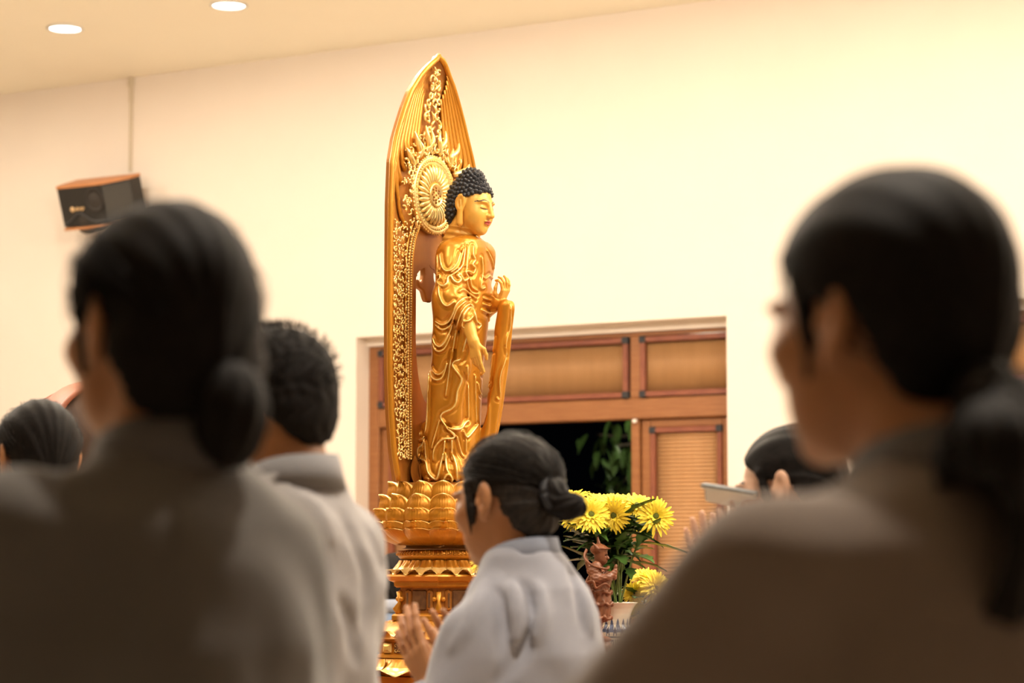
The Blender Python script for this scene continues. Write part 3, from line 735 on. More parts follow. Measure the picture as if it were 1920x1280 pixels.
# --- mandorla
OUT = [(104, 826, 827), (111, 816, 831), (120, 806.5, 835), (137, 792, 841), (152, 782, 847.5), (184, 765.5, 857.5), (215, 755.5, 866), (246, 747, 873.5), (277, 739.5, 881.5), (320, 733.5, 890), (400, 731, 893), (600, 730.5, 893), (700, 731, 892), (780, 733.5, 890), (850, 738.5, 886), (905, 746, 879)]
oz = np.array([zpy(o[0]) for o in OUT]); ow = np.array([(o[2] - o[1]) / 2 * U / .515 - .0045 for o in OUT]); ow[0] = .002
og = np.array([((o[1] + o[2]) / 2 - 827) * U / .857 - .016 for o in OUT])
def g_off(z, s=0, hw=.2): return float(np.interp(z, oz[::-1], og[::-1])) + .016 * (s / max(hw, .02)) ** 2
def hw(z): return max(.002, float(np.interp(z, oz[::-1], ow[::-1])))
ZT = oz[0]; ZB = oz[-1]
zh0, zh1 = zpy(757), zpy(500)                          # the opening
whole = .073
def hh(z):
    if z <= zh0 or z >= zh1: return 0.0
    t = (z - zh0) / (zh1 - zh0)
    return whole * min(1, (math.sin(math.pi * min(t, .5)) ** .45)) * (1 if t < .9 else max(0, math.cos((t - .9) / .1 * math.pi / 2)) ** .5)
rows = sorted(set([ZB + (ZT - ZB) * (1 - (1 - k / 120) ** 1.25) for k in range(121)] + [zh0 + .0005, zh1 - .0005, zh0 + .004, zh0 + .01, zh1 - .004, zh1 - .01]))
halo = bpy.data.objects.new('halo_panel', None)
mb = MB(); th = .014
for sgn in (-1, 1):
    V = []; F = []; nu = 10
    for z in rows:
        a, b = hh(z), hw(z)
        for f in (0, 1):
            for k in range(nu + 1):
                s = a + (b - a) * k / nu
                V.append((g_off(z, s, b) - f * th, sgn * s, z))
    L = 2 * (nu + 1)
    for j in range(len(rows) - 1):
        for k in range(nu):
            p = j * L + k; F.append([p, p + 1, p + L + 1, p + L]); q = p + nu + 1; F.append([q + 1, q, q + L, q + L + 1])
        p = j * L + nu; F.append([p, p + nu + 1, p + L + nu + 1, p + L])
        if hh(rows[j]) > 0 or hh(rows[j + 1]) > 0:
            p = j * L; F.append([p + nu + 1, p, p + L, p + L + nu + 1])
    if sgn > 0: F = [f[::-1] for f in F]
    mb.add(V, F, 0, False)
halo = mb.build('halo_panel', M['gold_dk'], buddha)  # shade of the gaps between rays is put into the darker panel colour
def HP(s, z, up=0.0):
    b = hw(z); return Vector((g_off(z, s, b) + up, s, z))
# border frame
fr = MB()
for sgn in (-1, 1):
    pts = []; zz = [ZB + (ZT - ZB) * (1 - (1 - k / 70) ** 1.3) for k in range(71)]
    fr.tube([HP(sgn * (hw(z) - .004), z, .004) for z in zz], .0085, 8)
    fr.tube([HP(sgn * hw(z) * .93, z, .006) for z in zz[:-3]], .0035, 6)
fr.build('border', M['gold'], halo)
# curved rays between the border and the carved spine
zc_med = zpy(365)
for sgn in (-1, 1):
    for k in range(7):
        fa = .32 + .62 * (k + .5) / 7
        z_lo = zpy(300 + 3 * k) if k < 5 else zpy(330 + (k - 5) * 28); z_hi = ZT - .035 - .014 * (6 - k)
        pts = []
        for j in range(17):
            t = j / 16; z = z_lo + (z_hi - z_lo) * t
            s = hw(z) * (fa + (.0) * t)
            if t < .25: s -= hw(z) * .16 * (1 - t / .25) ** 2
            pts.append(HP(sgn * max(s, .004), z, .006))
        MB().tube(pts, [.0064 * (1 - .6 * j / 16) for j in range(17)], 8, flat=2.0).build('ray', M['gold'], halo)
    for k in range(5):                                 # lower fans beside the medallion
        pts = []
        for j in range(13):
            t = j / 12; z = zpy(425 - 110 * t + 4 * k); s = hw(z) * (.58 + .30 * t ** .6 + .02 * k - .10 * (1 - t) * (k - 2) * .5)
            pts.append(HP(sgn * min(s, hw(z) * .93), z, .006))
        MB().tube(pts, .0042, 6, flat=1.6).build('ray', M['gold'], halo)
# medallion
md_c = HP(0, zc_med, .006)
Mmed = Matrix.Translation(md_c) @ Matrix.Rotation(R(90), 4, 'Y')
med = MB(); Rm_ = 74 * U
med.lathe([(.0001, .010), (Rm_ * .80, .010), (Rm_ * .84, .016), (Rm_ * .88, .010), (Rm_ * .93, .016), (Rm_ * .99, .014), (Rm_, .004), (Rm_, -.006)], 64)
medal = med.xf(Mmed).build('medallion', M['gilt'], halo)
pt = MB()
for k in range(30):
    a = 2 * math.pi * k / 30
    pt.tube([(math.cos(a + .05 * math.sin(6 * t)) * Rm_ * t, math.sin(a + .05 * math.sin(6 * t)) * Rm_ * t, .011 + .006 * math.sin(math.pi * (t - .2) / .6)) for t in (.30, .4, .5, .6, .7, .78)], [.003, .005, .0065, .0075, .007, .003], 6, flat=.8)
tag(pt.xf(Mmed).build('medallion_petals', M['gilt'], halo), kind='stuff')
bs = MB().lathe([(Rm_ * .30, .008), (Rm_ * .31, .018), (Rm_ * .27, .021), (Rm_ * .25, .016), (.0001, .018)], 32)
for rr, n in ((0, 1), (.12, 6), (.19, 8)):
    for k in range(n):
        a = 2 * math.pi * k / n; bs.ball((math.cos(a) * Rm_ * rr, math.sin(a) * Rm_ * rr, .0175), (.004, .004, .003), 6, 4, 1)
bs.xf(Mmed).build('medallion_boss', [M['gilt'], M['gold_dk']], halo)
bd = MB()
for k in range(64):
    a = 2 * math.pi * k / 64; q = Mmed @ Vector((math.cos(a) * Rm_ * 1.0, math.sin(a) * Rm_ * 1.0, .010)); bd.ball(q, .0042, 6, 4)
    a += .05; q = Mmed @ Vector((math.cos(a) * Rm_ * .885, math.sin(a) * Rm_ * .885, .014)); bd.ball(q, .003, 6, 4)
# beaded arch below
Wb = 44 * U / .515; zA = zpy(510); hA = zpy(396) - zA
def arch(k, n, f):                                     # k 0..n along the arch from the left foot to the right foot
    L1 = zA - zpy(862); La = math.pi * .5 * (Wb + hA) * .5 * 2; tot = 2 * L1 + La; s = tot * k / n
    if s < L1: return (-Wb * f, zpy(862) + s)
    if s > L1 + La: return (Wb * f, zA - (s - L1 - La))
    a = math.pi * (s - L1) / La; return (-Wb * f * math.cos(a), zA + (hA - (1 - f) * .1) * math.sin(a))
for f, r, n in ((1.0, .0042, 190), (.88, .0033, 210)):
    for k in range(n + 1):
        s, z = arch(k, n, f)
        if abs(s) < hw(z) * .9: bd.ball(HP(s, z, .009), r, 6, 4)
tag(bd.build('beads', M['gilt'], halo), kind='stuff')
ar = MB()
for f in (1.09, .94, .80):
    pts = [HP(*arch(k, 60, f), .006) for k in range(61) if abs(arch(k, 60, f)[0]) < hw(arch(k, 60, f)[1])]
    ar.tube(pts, .0035, 6)
ar.build('arch_moulding', M['gold'], halo)
# scrollwork
sc = MB(); rg = random.Random(11)
def scroll(s, z, r, turn, a0, up=.010):
    pts = []; n = 15
    for i in range(n):
        t = i / (n - 1); a = a0 + turn * t * 4.6; rr = r * (1 - .78 * t)
        pts.append(HP(s + rr * math.cos(a), min(z + rr * math.sin(a), ZT - .02), up + .006 * t))
    sc.tube(pts, [r * .30 * (1 - .35 * i / n) for i in range(n)], 6)
    sc.ball(pts[-1], r * .30, 6, 4)
z = zpy(296)
while z < ZT - .05:
    w_ = hw(z) * .28
    for sgn in (-1, 1):
        scroll(sgn * w_ * rg.uniform(.45, .8), z + rg.uniform(-.004, .004), min(.016, .006 + w_ * .35), sgn * rg.choice((1, 1, -1)), rg.uniform(0, 6.28))
    sc.tube([HP(rg.uniform(-.3, .3) * w_, z - .012, .012), HP(rg.uniform(-.4, .4) * w_, z, .016), HP(rg.uniform(-.3, .3) * w_, z + .014, .012)], [.002, .005, .002], 6)
    z += .021
for i in range(150):                                   # round the medallion
    a = rg.uniform(0, 6.28); rr = rg.uniform(1.12, 1.62) * Rm_
    s, z = rr * math.cos(a), zc_med + rr * math.sin(a) * 1.0
    if z < zpy(430) and abs(s) < Wb * .95: continue
    if abs(s) < hw(z) * .86: scroll(s, z, rg.uniform(.007, .014), rg.choice((-1, 1)), rg.uniform(0, 6.28), .012 + rg.uniform(0, .008))
for sgn in (-1, 1):                                    # down the sides
    z = zpy(862)
    while z < zpy(430):
        b = hw(z); m_ = (Wb * 1.1 + b * .9) / 2
        for q in (.12, .45, .78, 1.12):
            scroll(sgn * (Wb * 1.1 + (b * .88 - Wb * 1.1) * q), z + rg.uniform(-.006, .006), rg.uniform(.0055, .0095), rg.choice((-1, 1)), rg.uniform(0, 6.28))
        z += .0115
tag(sc.build('scrollwork', M['gilt'], halo), kind='stuff')
# flame tufts beside the medallion
for sgn in (-1, 1):
    for k in range(5):
        a = R(35 + 24 * k); p0 = HP(sgn * Rm_ * 1.15 * math.cos(a), zc_med + Rm_ * 1.15 * math.sin(a), .012)
        tip = HP(sgn * min(Rm_ * 1.75 * math.cos(a * .9), hw(zc_med + Rm_ * 1.6 * math.sin(a)) * .85), zc_med + Rm_ * 1.75 * math.sin(a), .022)
        MB().tube(crv([p0, (p0 + tip) / 2 + Vector((.008, sgn * .012, 0)), tip], 6), [.007, .009, .010, .010, .009, .009, .008, .007, .006, .005, .004, .003, .002], 6).build('flame', M['gilt'], halo)
# pendant in the opening
def pend(P):
    y, z = np.abs(P[:, 1]), P[:, 2]; c = zpy(524)
    q = np.stack([np.zeros_like(y), y, z], 1)
    d = ell(q, (0, 0, zpy(535)), (1, .030, .050))
    d = smin(d, ell(q, (0, .038, zpy(531)), (1, .022, .020)), .015)
    d = smin(d, ell(q, (0, 0, zpy(508)), (1, .085, .030)), .01)
    d = smax(d, -ell(q, (0, .044, zpy(512)), (1, .017, .026)), .006)
    return smax(d, np.abs(P[:, 0] + .052) - .008, .004)
sdf_obj('pendant', pend, (-.07, -.10, zpy(565)), (-.035, .10, zpy(490)), .003, M['gold_dk'], halo)
# foot leaves
for s, h_, wd in ((-.10, .085, .03), (-.055, .11, .035), (0, .12, .04), (.055, .11, .035), (.10, .085, .03)):
    lf = leaf_mesh('foot_leaf', h_, wd, M['gold_dk'], 0, 8, -.1)
    inst('foot_leaf', lf, halo, Matrix.Translation((-.02, s, ZB - .01)) @ Matrix.Rotation(R(90), 4, 'Z') @ Matrix.Rotation(R(80), 4, 'X') @ Matrix.Rotation(0, 4, 'Z'))
print('halo', time.time() - T0)

# --- lotus seat
lotus = MB().lathe([(.06, zpy(1014)), (.11, zpy(1008)), (.15, zpy(985)), (.14, zpy(945)), (.135, zpy(915)), (.125, zpy(906)), (.0001, zpy(904))], 40).build('lotus_seat', M['gold_dk'], buddha)
def petal_mesh(name, r0, z0, r1, z1, bulge, width, notch, ribs, lip):
    nu, nv = 30, 12; V = []; F = []; Mi = []
    def pos(u, v, off):
        t = v
        if notch: wv = (.66 + .34 * math.sin(math.pi * min(t, .5))) if t < .5 else max(0, 1 - ((t - .5) / .5) ** 2.6) ** .5
        else: wv = (.70 + .30 * math.sin(math.pi * min(t, .5))) if t < .5 else (max(0, 1 - ((t - .5) / .5) ** 2.1) ** .5 * (1 - .12 * (t - .5) / .5))
        wv = max(wv, .05) * width * .53
        rr = r0 + (r1 - r0) * t + bulge * math.sin(math.pi * (t ** .8)) + lip * max(0, t - .8) ** 1.3 * 8 * (1 - .6 * abs(u))
        zz = z0 + (z1 - z0) * t
        if notch: zz -= .11 * (z1 - z0) * math.exp(-(u * wv / (.09 * width)) ** 2) * t ** 9
        cup = -(u * u) * wv * .75
        rib = .0015 * math.cos(u * wv / (width * .53) * ribs * math.pi) * (abs(u) < .84) * (t < .88)
        edge = .0030 if (abs(u) > .86 or t > .93) else 0
        return (rr + cup + rib + edge - off, u * wv, zz)
    for off in (0, .006):
        for j in range(nv + 1):
            v = (j / nv) ** .75 if j < nv - 1 else (.955 if j == nv - 1 else 1)
            for i in range(nu + 1):
                u = -1 + 2 * i / nu
                V.append(pos(u, v, off))
    L = nu + 1; K = L * (nv + 1)
    for j in range(nv):
        for i in range(nu):
            p = j * L + i; g = 1 if (i == 0 or i == nu - 1 or j >= nv - 1) else 0
            F.append([p, p + 1, p + L + 1, p + L]); Mi.append(g); F.append([K + p + 1, K + p, K + p + L, K + p + L + 1]); Mi.append(g)
    for j in range(nv):
        p = j * L; F.append([p + K, p, p + L, p + L + K]); Mi.append(1); p += nu; F.append([p, p + K, p + K + L, p + L]); Mi.append(1)
    for i in range(nu):
        p = nv * L + i; F.append([p, p + 1, p + 1 + K, p + K]); Mi.append(1); F.append([i + 1, i, i + K, i + 1 + K]); Mi.append(0)
    mbq = MB(); mbq.add(V, F, 0, True); mbq.M = Mi
    return mbq.mesh(name, [M['gold'], M['gilt']])
PH = -R(59) + R(3.6)
for (r0, y0, r1, y1, bulge, wd, notch, ribs, lip) in ((84, 962, 96, 903, 14, 52, 0, 13, .008), (94, 985, 112, 927, 16, 56, 0, 13, .010), (98, 998, 124, 951, 16, 58, 1, 13, .010), (96, 1012, 133, 976, 13, 62, 1, 13, .010), (84, 1022, 138, 990, 8, 66, 1, 13, .012)):
    me = petal_mesh('lotus_petal', r0 * U, zpy(y0), r1 * U, zpy(y1), bulge * U, wd * U, notch, ribs, lip)
    for k in range(14):
        inst('lotus_petal', me, lotus, Matrix.Rotation(PH + 2 * math.pi * k / 14 + random.uniform(-.01, .01), 4, 'Z'))
# --- pedestal
HX = -R(60)
def hexl(name, prof, m, sides=6, parent=buddha, bev=0):
    pr = [(r * U, zpy(y)) for r, y in prof][::-1]
    return MB().lathe(pr, sides=sides, phase=HX, sm=sides > 12).build(name, m, parent)
hexl('neck', [(64, 1008), (70, 1012), (66, 1018), (66, 1026), (74, 1029)], M['gold_dk'], 40)
tor = MB(); tor.lathe([(60 * U, zpy(1050)), (74 * U, zpy(1049)), (80 * U, zpy(1044)), (82 * U, zpy(1038)), (78 * U, zpy(1033)), (60 * U, zpy(1030))], 48)
torus = tor.build('beaded_ring', M['gold'], buddha)
tm = MB().tube([(81.5 * U, 0, zpy(1039)), (78 * U, 0, zpy(1032.5))], [.0042, .0034], 6).ball((82 * U, 0, zpy(1039)), .0042, 6, 4).mesh('tooth', M['gold'])
for k in range(64): inst('tooth', tm, torus, Matrix.Rotation(2 * math.pi * k / 64, 4, 'Z'))
# drooping petal skirts
def skirt(name, y0, y1, r0, r1, n, m0):
    s0 = MB().lathe([(r0 * U * .9, zpy(y1)), (r1 * U * .93, zpy(y1)), (r0 * U, zpy(y0))], 48, sm=True).build(name, m0, buddha)
    wd = 2 * math.pi * r1 * U / n
    nu, nv = 10, 8; V = []; F = []; Mi = []
    for off in (0, .005):
        for j in range(nv + 1):
            t = j / nv
            for i in range(nu + 1):
                u = -1 + 2 * i / nu
                r = (r0 + (r1 - r0) * t ** 1.6) * U + .004 + .006 * math.sin(math.pi * t) * (1 - u * u) + (.010 * max(0, t - .7) / .3) - off
                lob = abs(math.sin(u * math.pi)) * .006 * (1 - t)
                hwid = wd * .5 * (.62 + .42 * t) * (1 if t < .85 else 1 - (t - .85) * 1.5)
                z = zpy(y0 + (y1 - y0) * t) - (.007 * math.exp(-(u / .3) ** 2) * t ** 3) + (.012 * u * u * t ** 3) + .004 * max(0, t - .8) / .2
                V.append((r + lob, u * hwid, z))
    L = nu + 1; K = L * (nv + 1)
    for j in range(nv):
        for i in range(nu):
            p = j * L + i; g = 1 if j >= nv - 4 else 0
            F.append([p + 1, p, p + L, p + L + 1]); Mi.append(g); F.append([K + p, K + p + 1, K + p + L + 1, K + p + L]); Mi.append(g)
    for i in range(nu):
        p = nv * L + i; F.append([p + 1, p, p + K, p + 1 + K]); Mi.append(1)
    for j in range(nv):
        p = j * L; F.append([p, p + K, p + L + K, p + L]); Mi.append(1); p += nu; F.append([p + K, p, p + L, p + L + K]); Mi.append(1)
    q = MB(); q.add(V, F, 0, True); q.M = Mi; me = q.mesh('skirt_petal', [M['gold'], M['gilt']])
    for k in range(n): inst('skirt_petal', me, s0, Matrix.Rotation(-R(60) + 2 * math.pi * k / n, 4, 'Z'))
skirt('upper_skirt', 1050, 1077, 72, 96, 20, M['gold'])
hexl('upper_slab', [(90, 1072), (112, 1077), (114, 1080), (108, 1088), (98, 1091), (97, 1098), (92, 1101)], M['gold'])
waist = hexl('waist', [(84, 1096), (84, 1152)], M['gold_dk'])
dkp = mat('dark_carved_panel', (.10, .04, .012), .5, col2=(.16, .07, .02), scale=60)
for k in range(6):
    a = HX + R(30) + R(60) * k; ap = 84 * U * math.cos(R(30)); X = Vector((math.cos(a), math.sin(a), 0)); Y = Vector((-X.y, X.x, 0))
    Fm = frame(X * ap + Vector((0, 0, zpy(1124))), Y, X, (0, 0, 1))
    MB().box((0, .001, 0), (.046, .008, .056), bev=.003).xf(Fm).build('waist_panel', dkp, waist)
    for sx in (-1, 1):
        p = MB().box((sx * .037, .002, 0), (.020, .012, .060), bev=.005).box((sx * .037, .006, 0), (.011, .008, .045), 1, bev=.004)
        p.xf(Fm).build('pilaster', [M['gold_dk'], dkp], waist)
    c = Vector((math.cos(HX + R(60) * k), math.sin(HX + R(60) * k), 0)) * 85 * U
    co = MB().tube([c + Vector((0, 0, zpy(1148))), c + c * .10 + Vector((0, 0, zpy(1140))), c + Vector((0, 0, zpy(1128))), c + c * .02 + Vector((0, 0, zpy(1108)))], [.012, .010, .006, .009], 8)
    T_ = Vector((-c.y, c.x, 0)).normalized()
    for sg in (-1, 1): co.ball(c + T_ * sg * .012 + Vector((0, 0, zpy(1122))), .0075, 8, 6)
    co.build('corner_bracket', M['gold'], waist)
hexl('waist_foot', [(86, 1148), (99, 1150), (102, 1153), (102, 1161), (96, 1164)], M['gold'])
for k in range(6):
    a = HX + R(30) + R(60) * k; ap = 102 * U * math.cos(R(30)); X = Vector((math.cos(a), math.sin(a), 0)); Y = Vector((-X.y, X.x, 0))
hexl('lower_dome', [(96, 1162), (104, 1166), (118, 1180), (122, 1189), (124, 1194), (126, 1196)], M['gold'], 40)
skirt('lower_skirt', 1164, 1190, 98, 120, 18, M['gold'])
frz = hexl('frieze', [(127, 1194), (131, 1196), (131, 1199), (127, 1201), (127, 1223), (132, 1225), (134, 1230), (128, 1232)], M['gold'])
for k in range(6):
    a = HX + R(30) + R(60) * k; ap = 127 * U * math.cos(R(30)); X = Vector((math.cos(a), math.sin(a), 0)); Y = Vector((-X.y, X.x, 0))
    Fm = frame(X * ap + Vector((0, 0, zpy(1212))), Y, X, (0, 0, 1))
    for sx in (-1, 1):
        p = MB().box((sx * .070, .001, 0), (.030, .008, .029), bev=.003).add([(sx * .07 - .011, .005, -.010), (sx * .07 + .011, .005, -.010), (sx * .07 + .011, .005, .010), (sx * .07 - .011, .005, .010), (sx * .07 - .006, .0085, -.005), (sx * .07 + .006, .0085, -.005), (sx * .07 + .006, .0085, .005), (sx * .07 - .006, .0085, .005)], [[0, 4, 7, 3], [1, 2, 6, 5], [0, 1, 5, 4], [3, 7, 6, 2], [4, 5, 6, 7]], 0)
        p.xf(Fm).build('gilt_plaque', M['gilt'], frz)
    MB().box((0, -.001, 0), (.092, .006, .028)).xf(Fm).build('frieze_ground', dkp, frz)
    s2 = MB()
    for i in range(8):
        for j in (-1, 1):
            cx, cz = -.040 + .0115 * i, j * .0065; tn = 1 if (i + (j > 0)) % 2 else -1
            s2.tube([(cx + .0062 * (1 - .7 * t) * math.cos(tn * t * 5 + i), .003, cz + .0062 * (1 - .7 * t) * math.sin(tn * t * 5 + i)) for t in [q / 9 for q in range(10)]], .0013, 5)
    tag(s2.xf(Fm).build('frieze_scrolls', M['gilt'], frz), kind='stuff')
skirt('base_skirt', 1232, 1262, 126, 146, 12, M['gold'])
hexl('plinth', [(140, 1262), (160, 1264), (160, 1276), (164, 1279), (164, 1284), (158, 1286), (158, 1296), (166, 1298), (166, 1302)], M['gold'])
# --- altar table, offerings stand on it
red = mat('altar_lacquer', (.22, .06, .03), .35, col2=(.28, .085, .04), scale=8)
tab = thing('altar_table', 'long lacquered altar table carrying the golden statue and the vase of flowers', 'table', S0 - Vector((0, 0, SZ)), SRZ)
MB().box((.28, -.02, SZ - .025), (1.30, 1.0, .05), bev=.01).build('tabletop', red, tab)
for sx in (-.30, .86):
    for sy in (-.45, .41): MB().box((sx, sy, (SZ - .05) / 2), (.08, .08, SZ - .05), bev=.008).build('leg', red, tab)
for sy in (-.47, .43): MB().box((.28, sy, SZ - .11), (1.1, .03, .12), bev=.006).build('apron', red, tab)
print('statue', time.time() - T0)
#MARK_OFFER
# ------------------------------------------------------------ offerings on the altar
DV = 6.75
vpos = pix(1152, 1286, DV); vpos.z = SZ
VU = DV / FPX
vz = lambda py: (pix(1152, py, DV).z - SZ)
porc = mat('white_porcelain', (.78, .72, .60), .18, coat=.6); blue = mat('cobalt_glaze', (.035, .06, .16), .2, coat=.6, col2=(.10, .14, .27), scale=60); dblue = mat('deep_cobalt_glaze', (.012, .016, .07), .2, coat=.6)
vase = thing('porcelain_vase', 'blue and white porcelain vase with trumpet mouth, holding the tall yellow chrysanthemums', 'vase', vpos)
prof = [(34, 1290), (36, 1284), (30, 1274), (27, 1258), (30, 1240), (38, 1226), (41, 1214), (38, 1203), (33, 1198), (31, 1195), (34, 1193), (35, 1186), (34, 1178), (31, 1175), (28, 1170), (29, 1160), (32, 1149), (36, 1140), (41, 1133), (44, 1129.5), (43, 1128.5), (39, 1133), (33, 1142), (28, 1156), (24, 1172), (.01, 1174)]
pv = [(r * VU, max(vz(y), .002)) for r, y in prof]
# refine
pr = []
for i in range(len(pv) - 1):
    for k in range(9): t = k / 9; pr.append((pv[i][0] + (pv[i + 1][0] - pv[i][0]) * t, pv[i][1] + (pv[i + 1][1] - pv[i][1]) * t))
pr.append(pv[-1])
vm = MB().lathe(pr, 256)
n = 256
for fi, f in enumerate(vm.F):
    j = fi // n
    if j >= 19 * 9 or fi >= n * (len(pr) - 1): continue
    V = [vm.V[i] for i in f]; x, y, z = (sum(v[i] for v in V) / 4 for i in range(3))
    py = 1290 - (z / VU) * .995; q = math.atan2(y, x)
    u = ((q / (2 * math.pi) * 16) % 1) - .5; u2 = ((q / (2 * math.pi) * 16 + .5) % 1) - .5
    t = (1172 - py) / 32
    if 0 < t < 1 and abs(u) < .36 * (1 - t ** 3) and not (t < .2 and abs(u) < .22): vm.M[fi] = 1
    t2 = (1168 - py) / 16
    if 0 < t2 < 1 and abs(u2) < .14 * math.sin(math.pi * min(t2 + .15, 1)): vm.M[fi] = 2
    if 1179 < py < 1192 and not (abs(u) < .2 and 1182.5 < py < 1189 and not abs(u) < .08): vm.M[fi] = 2 if abs(abs(u) - .38) > .05 else 0
    if 1173 < py < 1175.5 or 1194 < py < 1196: vm.M[fi] = 1
    if 1206 < py < 1250 and math.sin(q * 8 + math.sin(py * .35) * 2) * math.sin(py * .3) > .35: vm.M[fi] = 1
vm.build('vase_body', [porc, blue, dblue], vase)
yel = mat('yellow_petal', (.86, .66, .035), .6, col2=(.92, .74, .07), scale=60, sss=.0); yel2 = mat('yellow_petal_shaded', (.80, .52, .02), .6)
eyec = mat('green_flower_eye', (.10, .12, .01), .8, bump=.8, bscale=300)
stemm = mat('flower_stem', (.13, .22, .045), .5, col2=(.20, .29, .07), scale=30); grn = mat('flower_leaf', (.045, .115, .018), .45, col2=(.075, .16, .03), scale=30, coat=.15)
def mum_mesh(seed, dia, ball=0.0):
    rg = random.Random(seed); m = MB()
    rings = ((.50, 20, .02), (.46, 20, .16), (.40, 18, .34), (.32, 15, .58), (.24, 11, .85)) if not ball else ((.50, 22, -.25), (.49, 22, .0), (.46, 20, .25), (.41, 18, .5), (.34, 16, .75), (.26, 12, 1.0), (.18, 8, 1.25))
    for ln, n, up in rings:
        for k in range(n):
            a = 2 * math.pi * (k + rg.uniform(-.3, .3)) / n; L = dia * ln * rg.uniform(.88, 1.08); w_ = dia * .040 * rg.uniform(.8, 1.15); u_ = up + rg.uniform(-.09, .09)
            V = []; F = []
            for i in range(6):
                t = i / 5; e = u_ + (.25 - .6 * t * (1 - min(up, 1)))* .8
                r = .02 * dia + L * t * math.cos(u_); z = L * t * math.sin(u_) + .05 * dia * math.sin(t * 2.4) * (1 - up * .5) - .03 * dia * t * t
                wv = w_ * (.45 + .55 * math.sin(math.pi * min(.12 + t * .72, 1))) * (1 if t < 1 else .45)
                for s in (-1, 0, 1):
                    V.append((r * math.cos(a) - s * wv * math.sin(a), r * math.sin(a) + s * wv * math.cos(a), z + .30 * w_ * abs(s)))
            for i in range(5):
                b = i * 3; F += [[b, b + 3, b + 4, b + 1], [b + 1, b + 4, b + 5, b + 2]]
            m.add(V, F, 0, True)
    return m.mesh('petals', yel)
MUMS = [mum_mesh(1, .105), mum_mesh(2, .11), mum_mesh(3, .098)]; MUMB = mum_mesh(5, .095, 1)
disc_me = MB().ball((0, 0, .006), (.011, .011, .007), 10, 6).mesh('flower_eye', eyec)
cal_me = MB().lathe([(.003, -.016), (.010, -.008), (.016, .004), (.012, .006)], 10).mesh('calyx', grn)
LEAF = [leaf_mesh('leaf', .085, .017, grn, 3, 10, .3), leaf_mesh('leaf', .07, .015, grn, 2.5, 10, .45), leaf_mesh('leaf', .10, .019, grn, 3.5, 10, .15)]
def mum(px, py, d, face, base, label, group=None, nl=6, ball=False, k=0, sc=1.0):
    head = pix(px, py, d); base = Vector(base)
    T = thing('chrysanthemum', label, 'flower', base, 0, group)
    h = head - base; rg = random.Random(int(px * 7 + py))
    f = Vector(face).normalized()
    mid = h * .55 + Vector((h.x * -.12, h.y * -.12, .02))
    path = crv([(0, 0, 0), mid, h - f * .02 * sc], 10)
    MB().tube(path, .0029, 7).build('stem', stemm, T)
    Mx = Matrix.Translation(h) @ f.to_track_quat('Z', 'Y').to_matrix().to_4x4() @ Matrix.Rotation(rg.uniform(0, 6), 4, 'Z') @ Matrix.Scale(sc, 4)
    inst('petals', MUMB if ball else MUMS[k % 3], T, Mx)
    if not ball: inst('flower_eye', disc_me, T, Mx)
    inst('calyx', cal_me, T, Mx)
    for i in range(nl):
        t = .40 + .55 * (i + rg.random() * .6) / nl; p = path[min(int(t * (len(path) - 1)), len(path) - 2)]
        inst('leaf', rg.choice(LEAF), T, Matrix.Translation(p) @ Matrix.Rotation(rg.uniform(0, 6.28), 4, 'Z') @ Matrix.Rotation(rg.uniform(-.1, .8), 4, 'X') @ Matrix.Scale(rg.uniform(.8, 1.35), 4))
inner = vpos + Vector((0, 0, vz(1160)))
G1 = 'tall yellow chrysanthemums in the porcelain vase'
FL_ = [
 (1082, 962, 6.66, (-.6, -.75, .45), 'leftmost yellow chrysanthemum in the vase, behind the dark hair bun'),
 (1108, 966, 6.60, (.1, -.95, .35), 'large yellow chrysanthemum facing forward right of the hair bun, petals drooping'),
 (1075, 938, 6.74, (-.3, -.5, .9), 'yellow chrysanthemum topmost beside the hair bun'),
 (1124, 946, 6.72, (.15, -.5, .85), 'yellow chrysanthemum just left of the gap in the bouquet'),
 (1150, 947, 6.68, (0, -.5, .9), 'yellow chrysanthemum at the middle top of the bouquet, seen from the side'),
 (1172, 944, 6.76, (.1, -.4, .95), 'yellow chrysanthemum against the dark doorway, second from middle top'),
 (1194, 950, 6.68, (.15, -.6, .8), 'yellow chrysanthemum in front of the door post, middle right of the bouquet'),
 (1208, 946, 6.84, (.3, -.2, .95), 'yellow chrysanthemum at the back right of the bouquet'),
 (1152, 965, 6.62, (-.2, -.5, -.1), 'yellow chrysanthemum under the top row with its dark calyx showing'),
 (1185, 968, 6.80, (.2, -.6, .3), 'half hidden yellow chrysanthemum below the top row'),
 (1228, 968, 6.62, (.25, -.97, .12), 'rightmost yellow chrysanthemum in the vase, dark green eye facing us'),
 (1136, 952, 6.86, (0, -.3, .95), 'yellow chrysanthemum at the back middle of the bouquet'),
]
for i, (px, py, d, f, lb) in enumerate(FL_):
    a = 2.4 * i; mum(px, py, d, f, inner + Vector((.018 * math.cos(a), .018 * math.sin(a), 0)), lb, G1, 13, k=i)
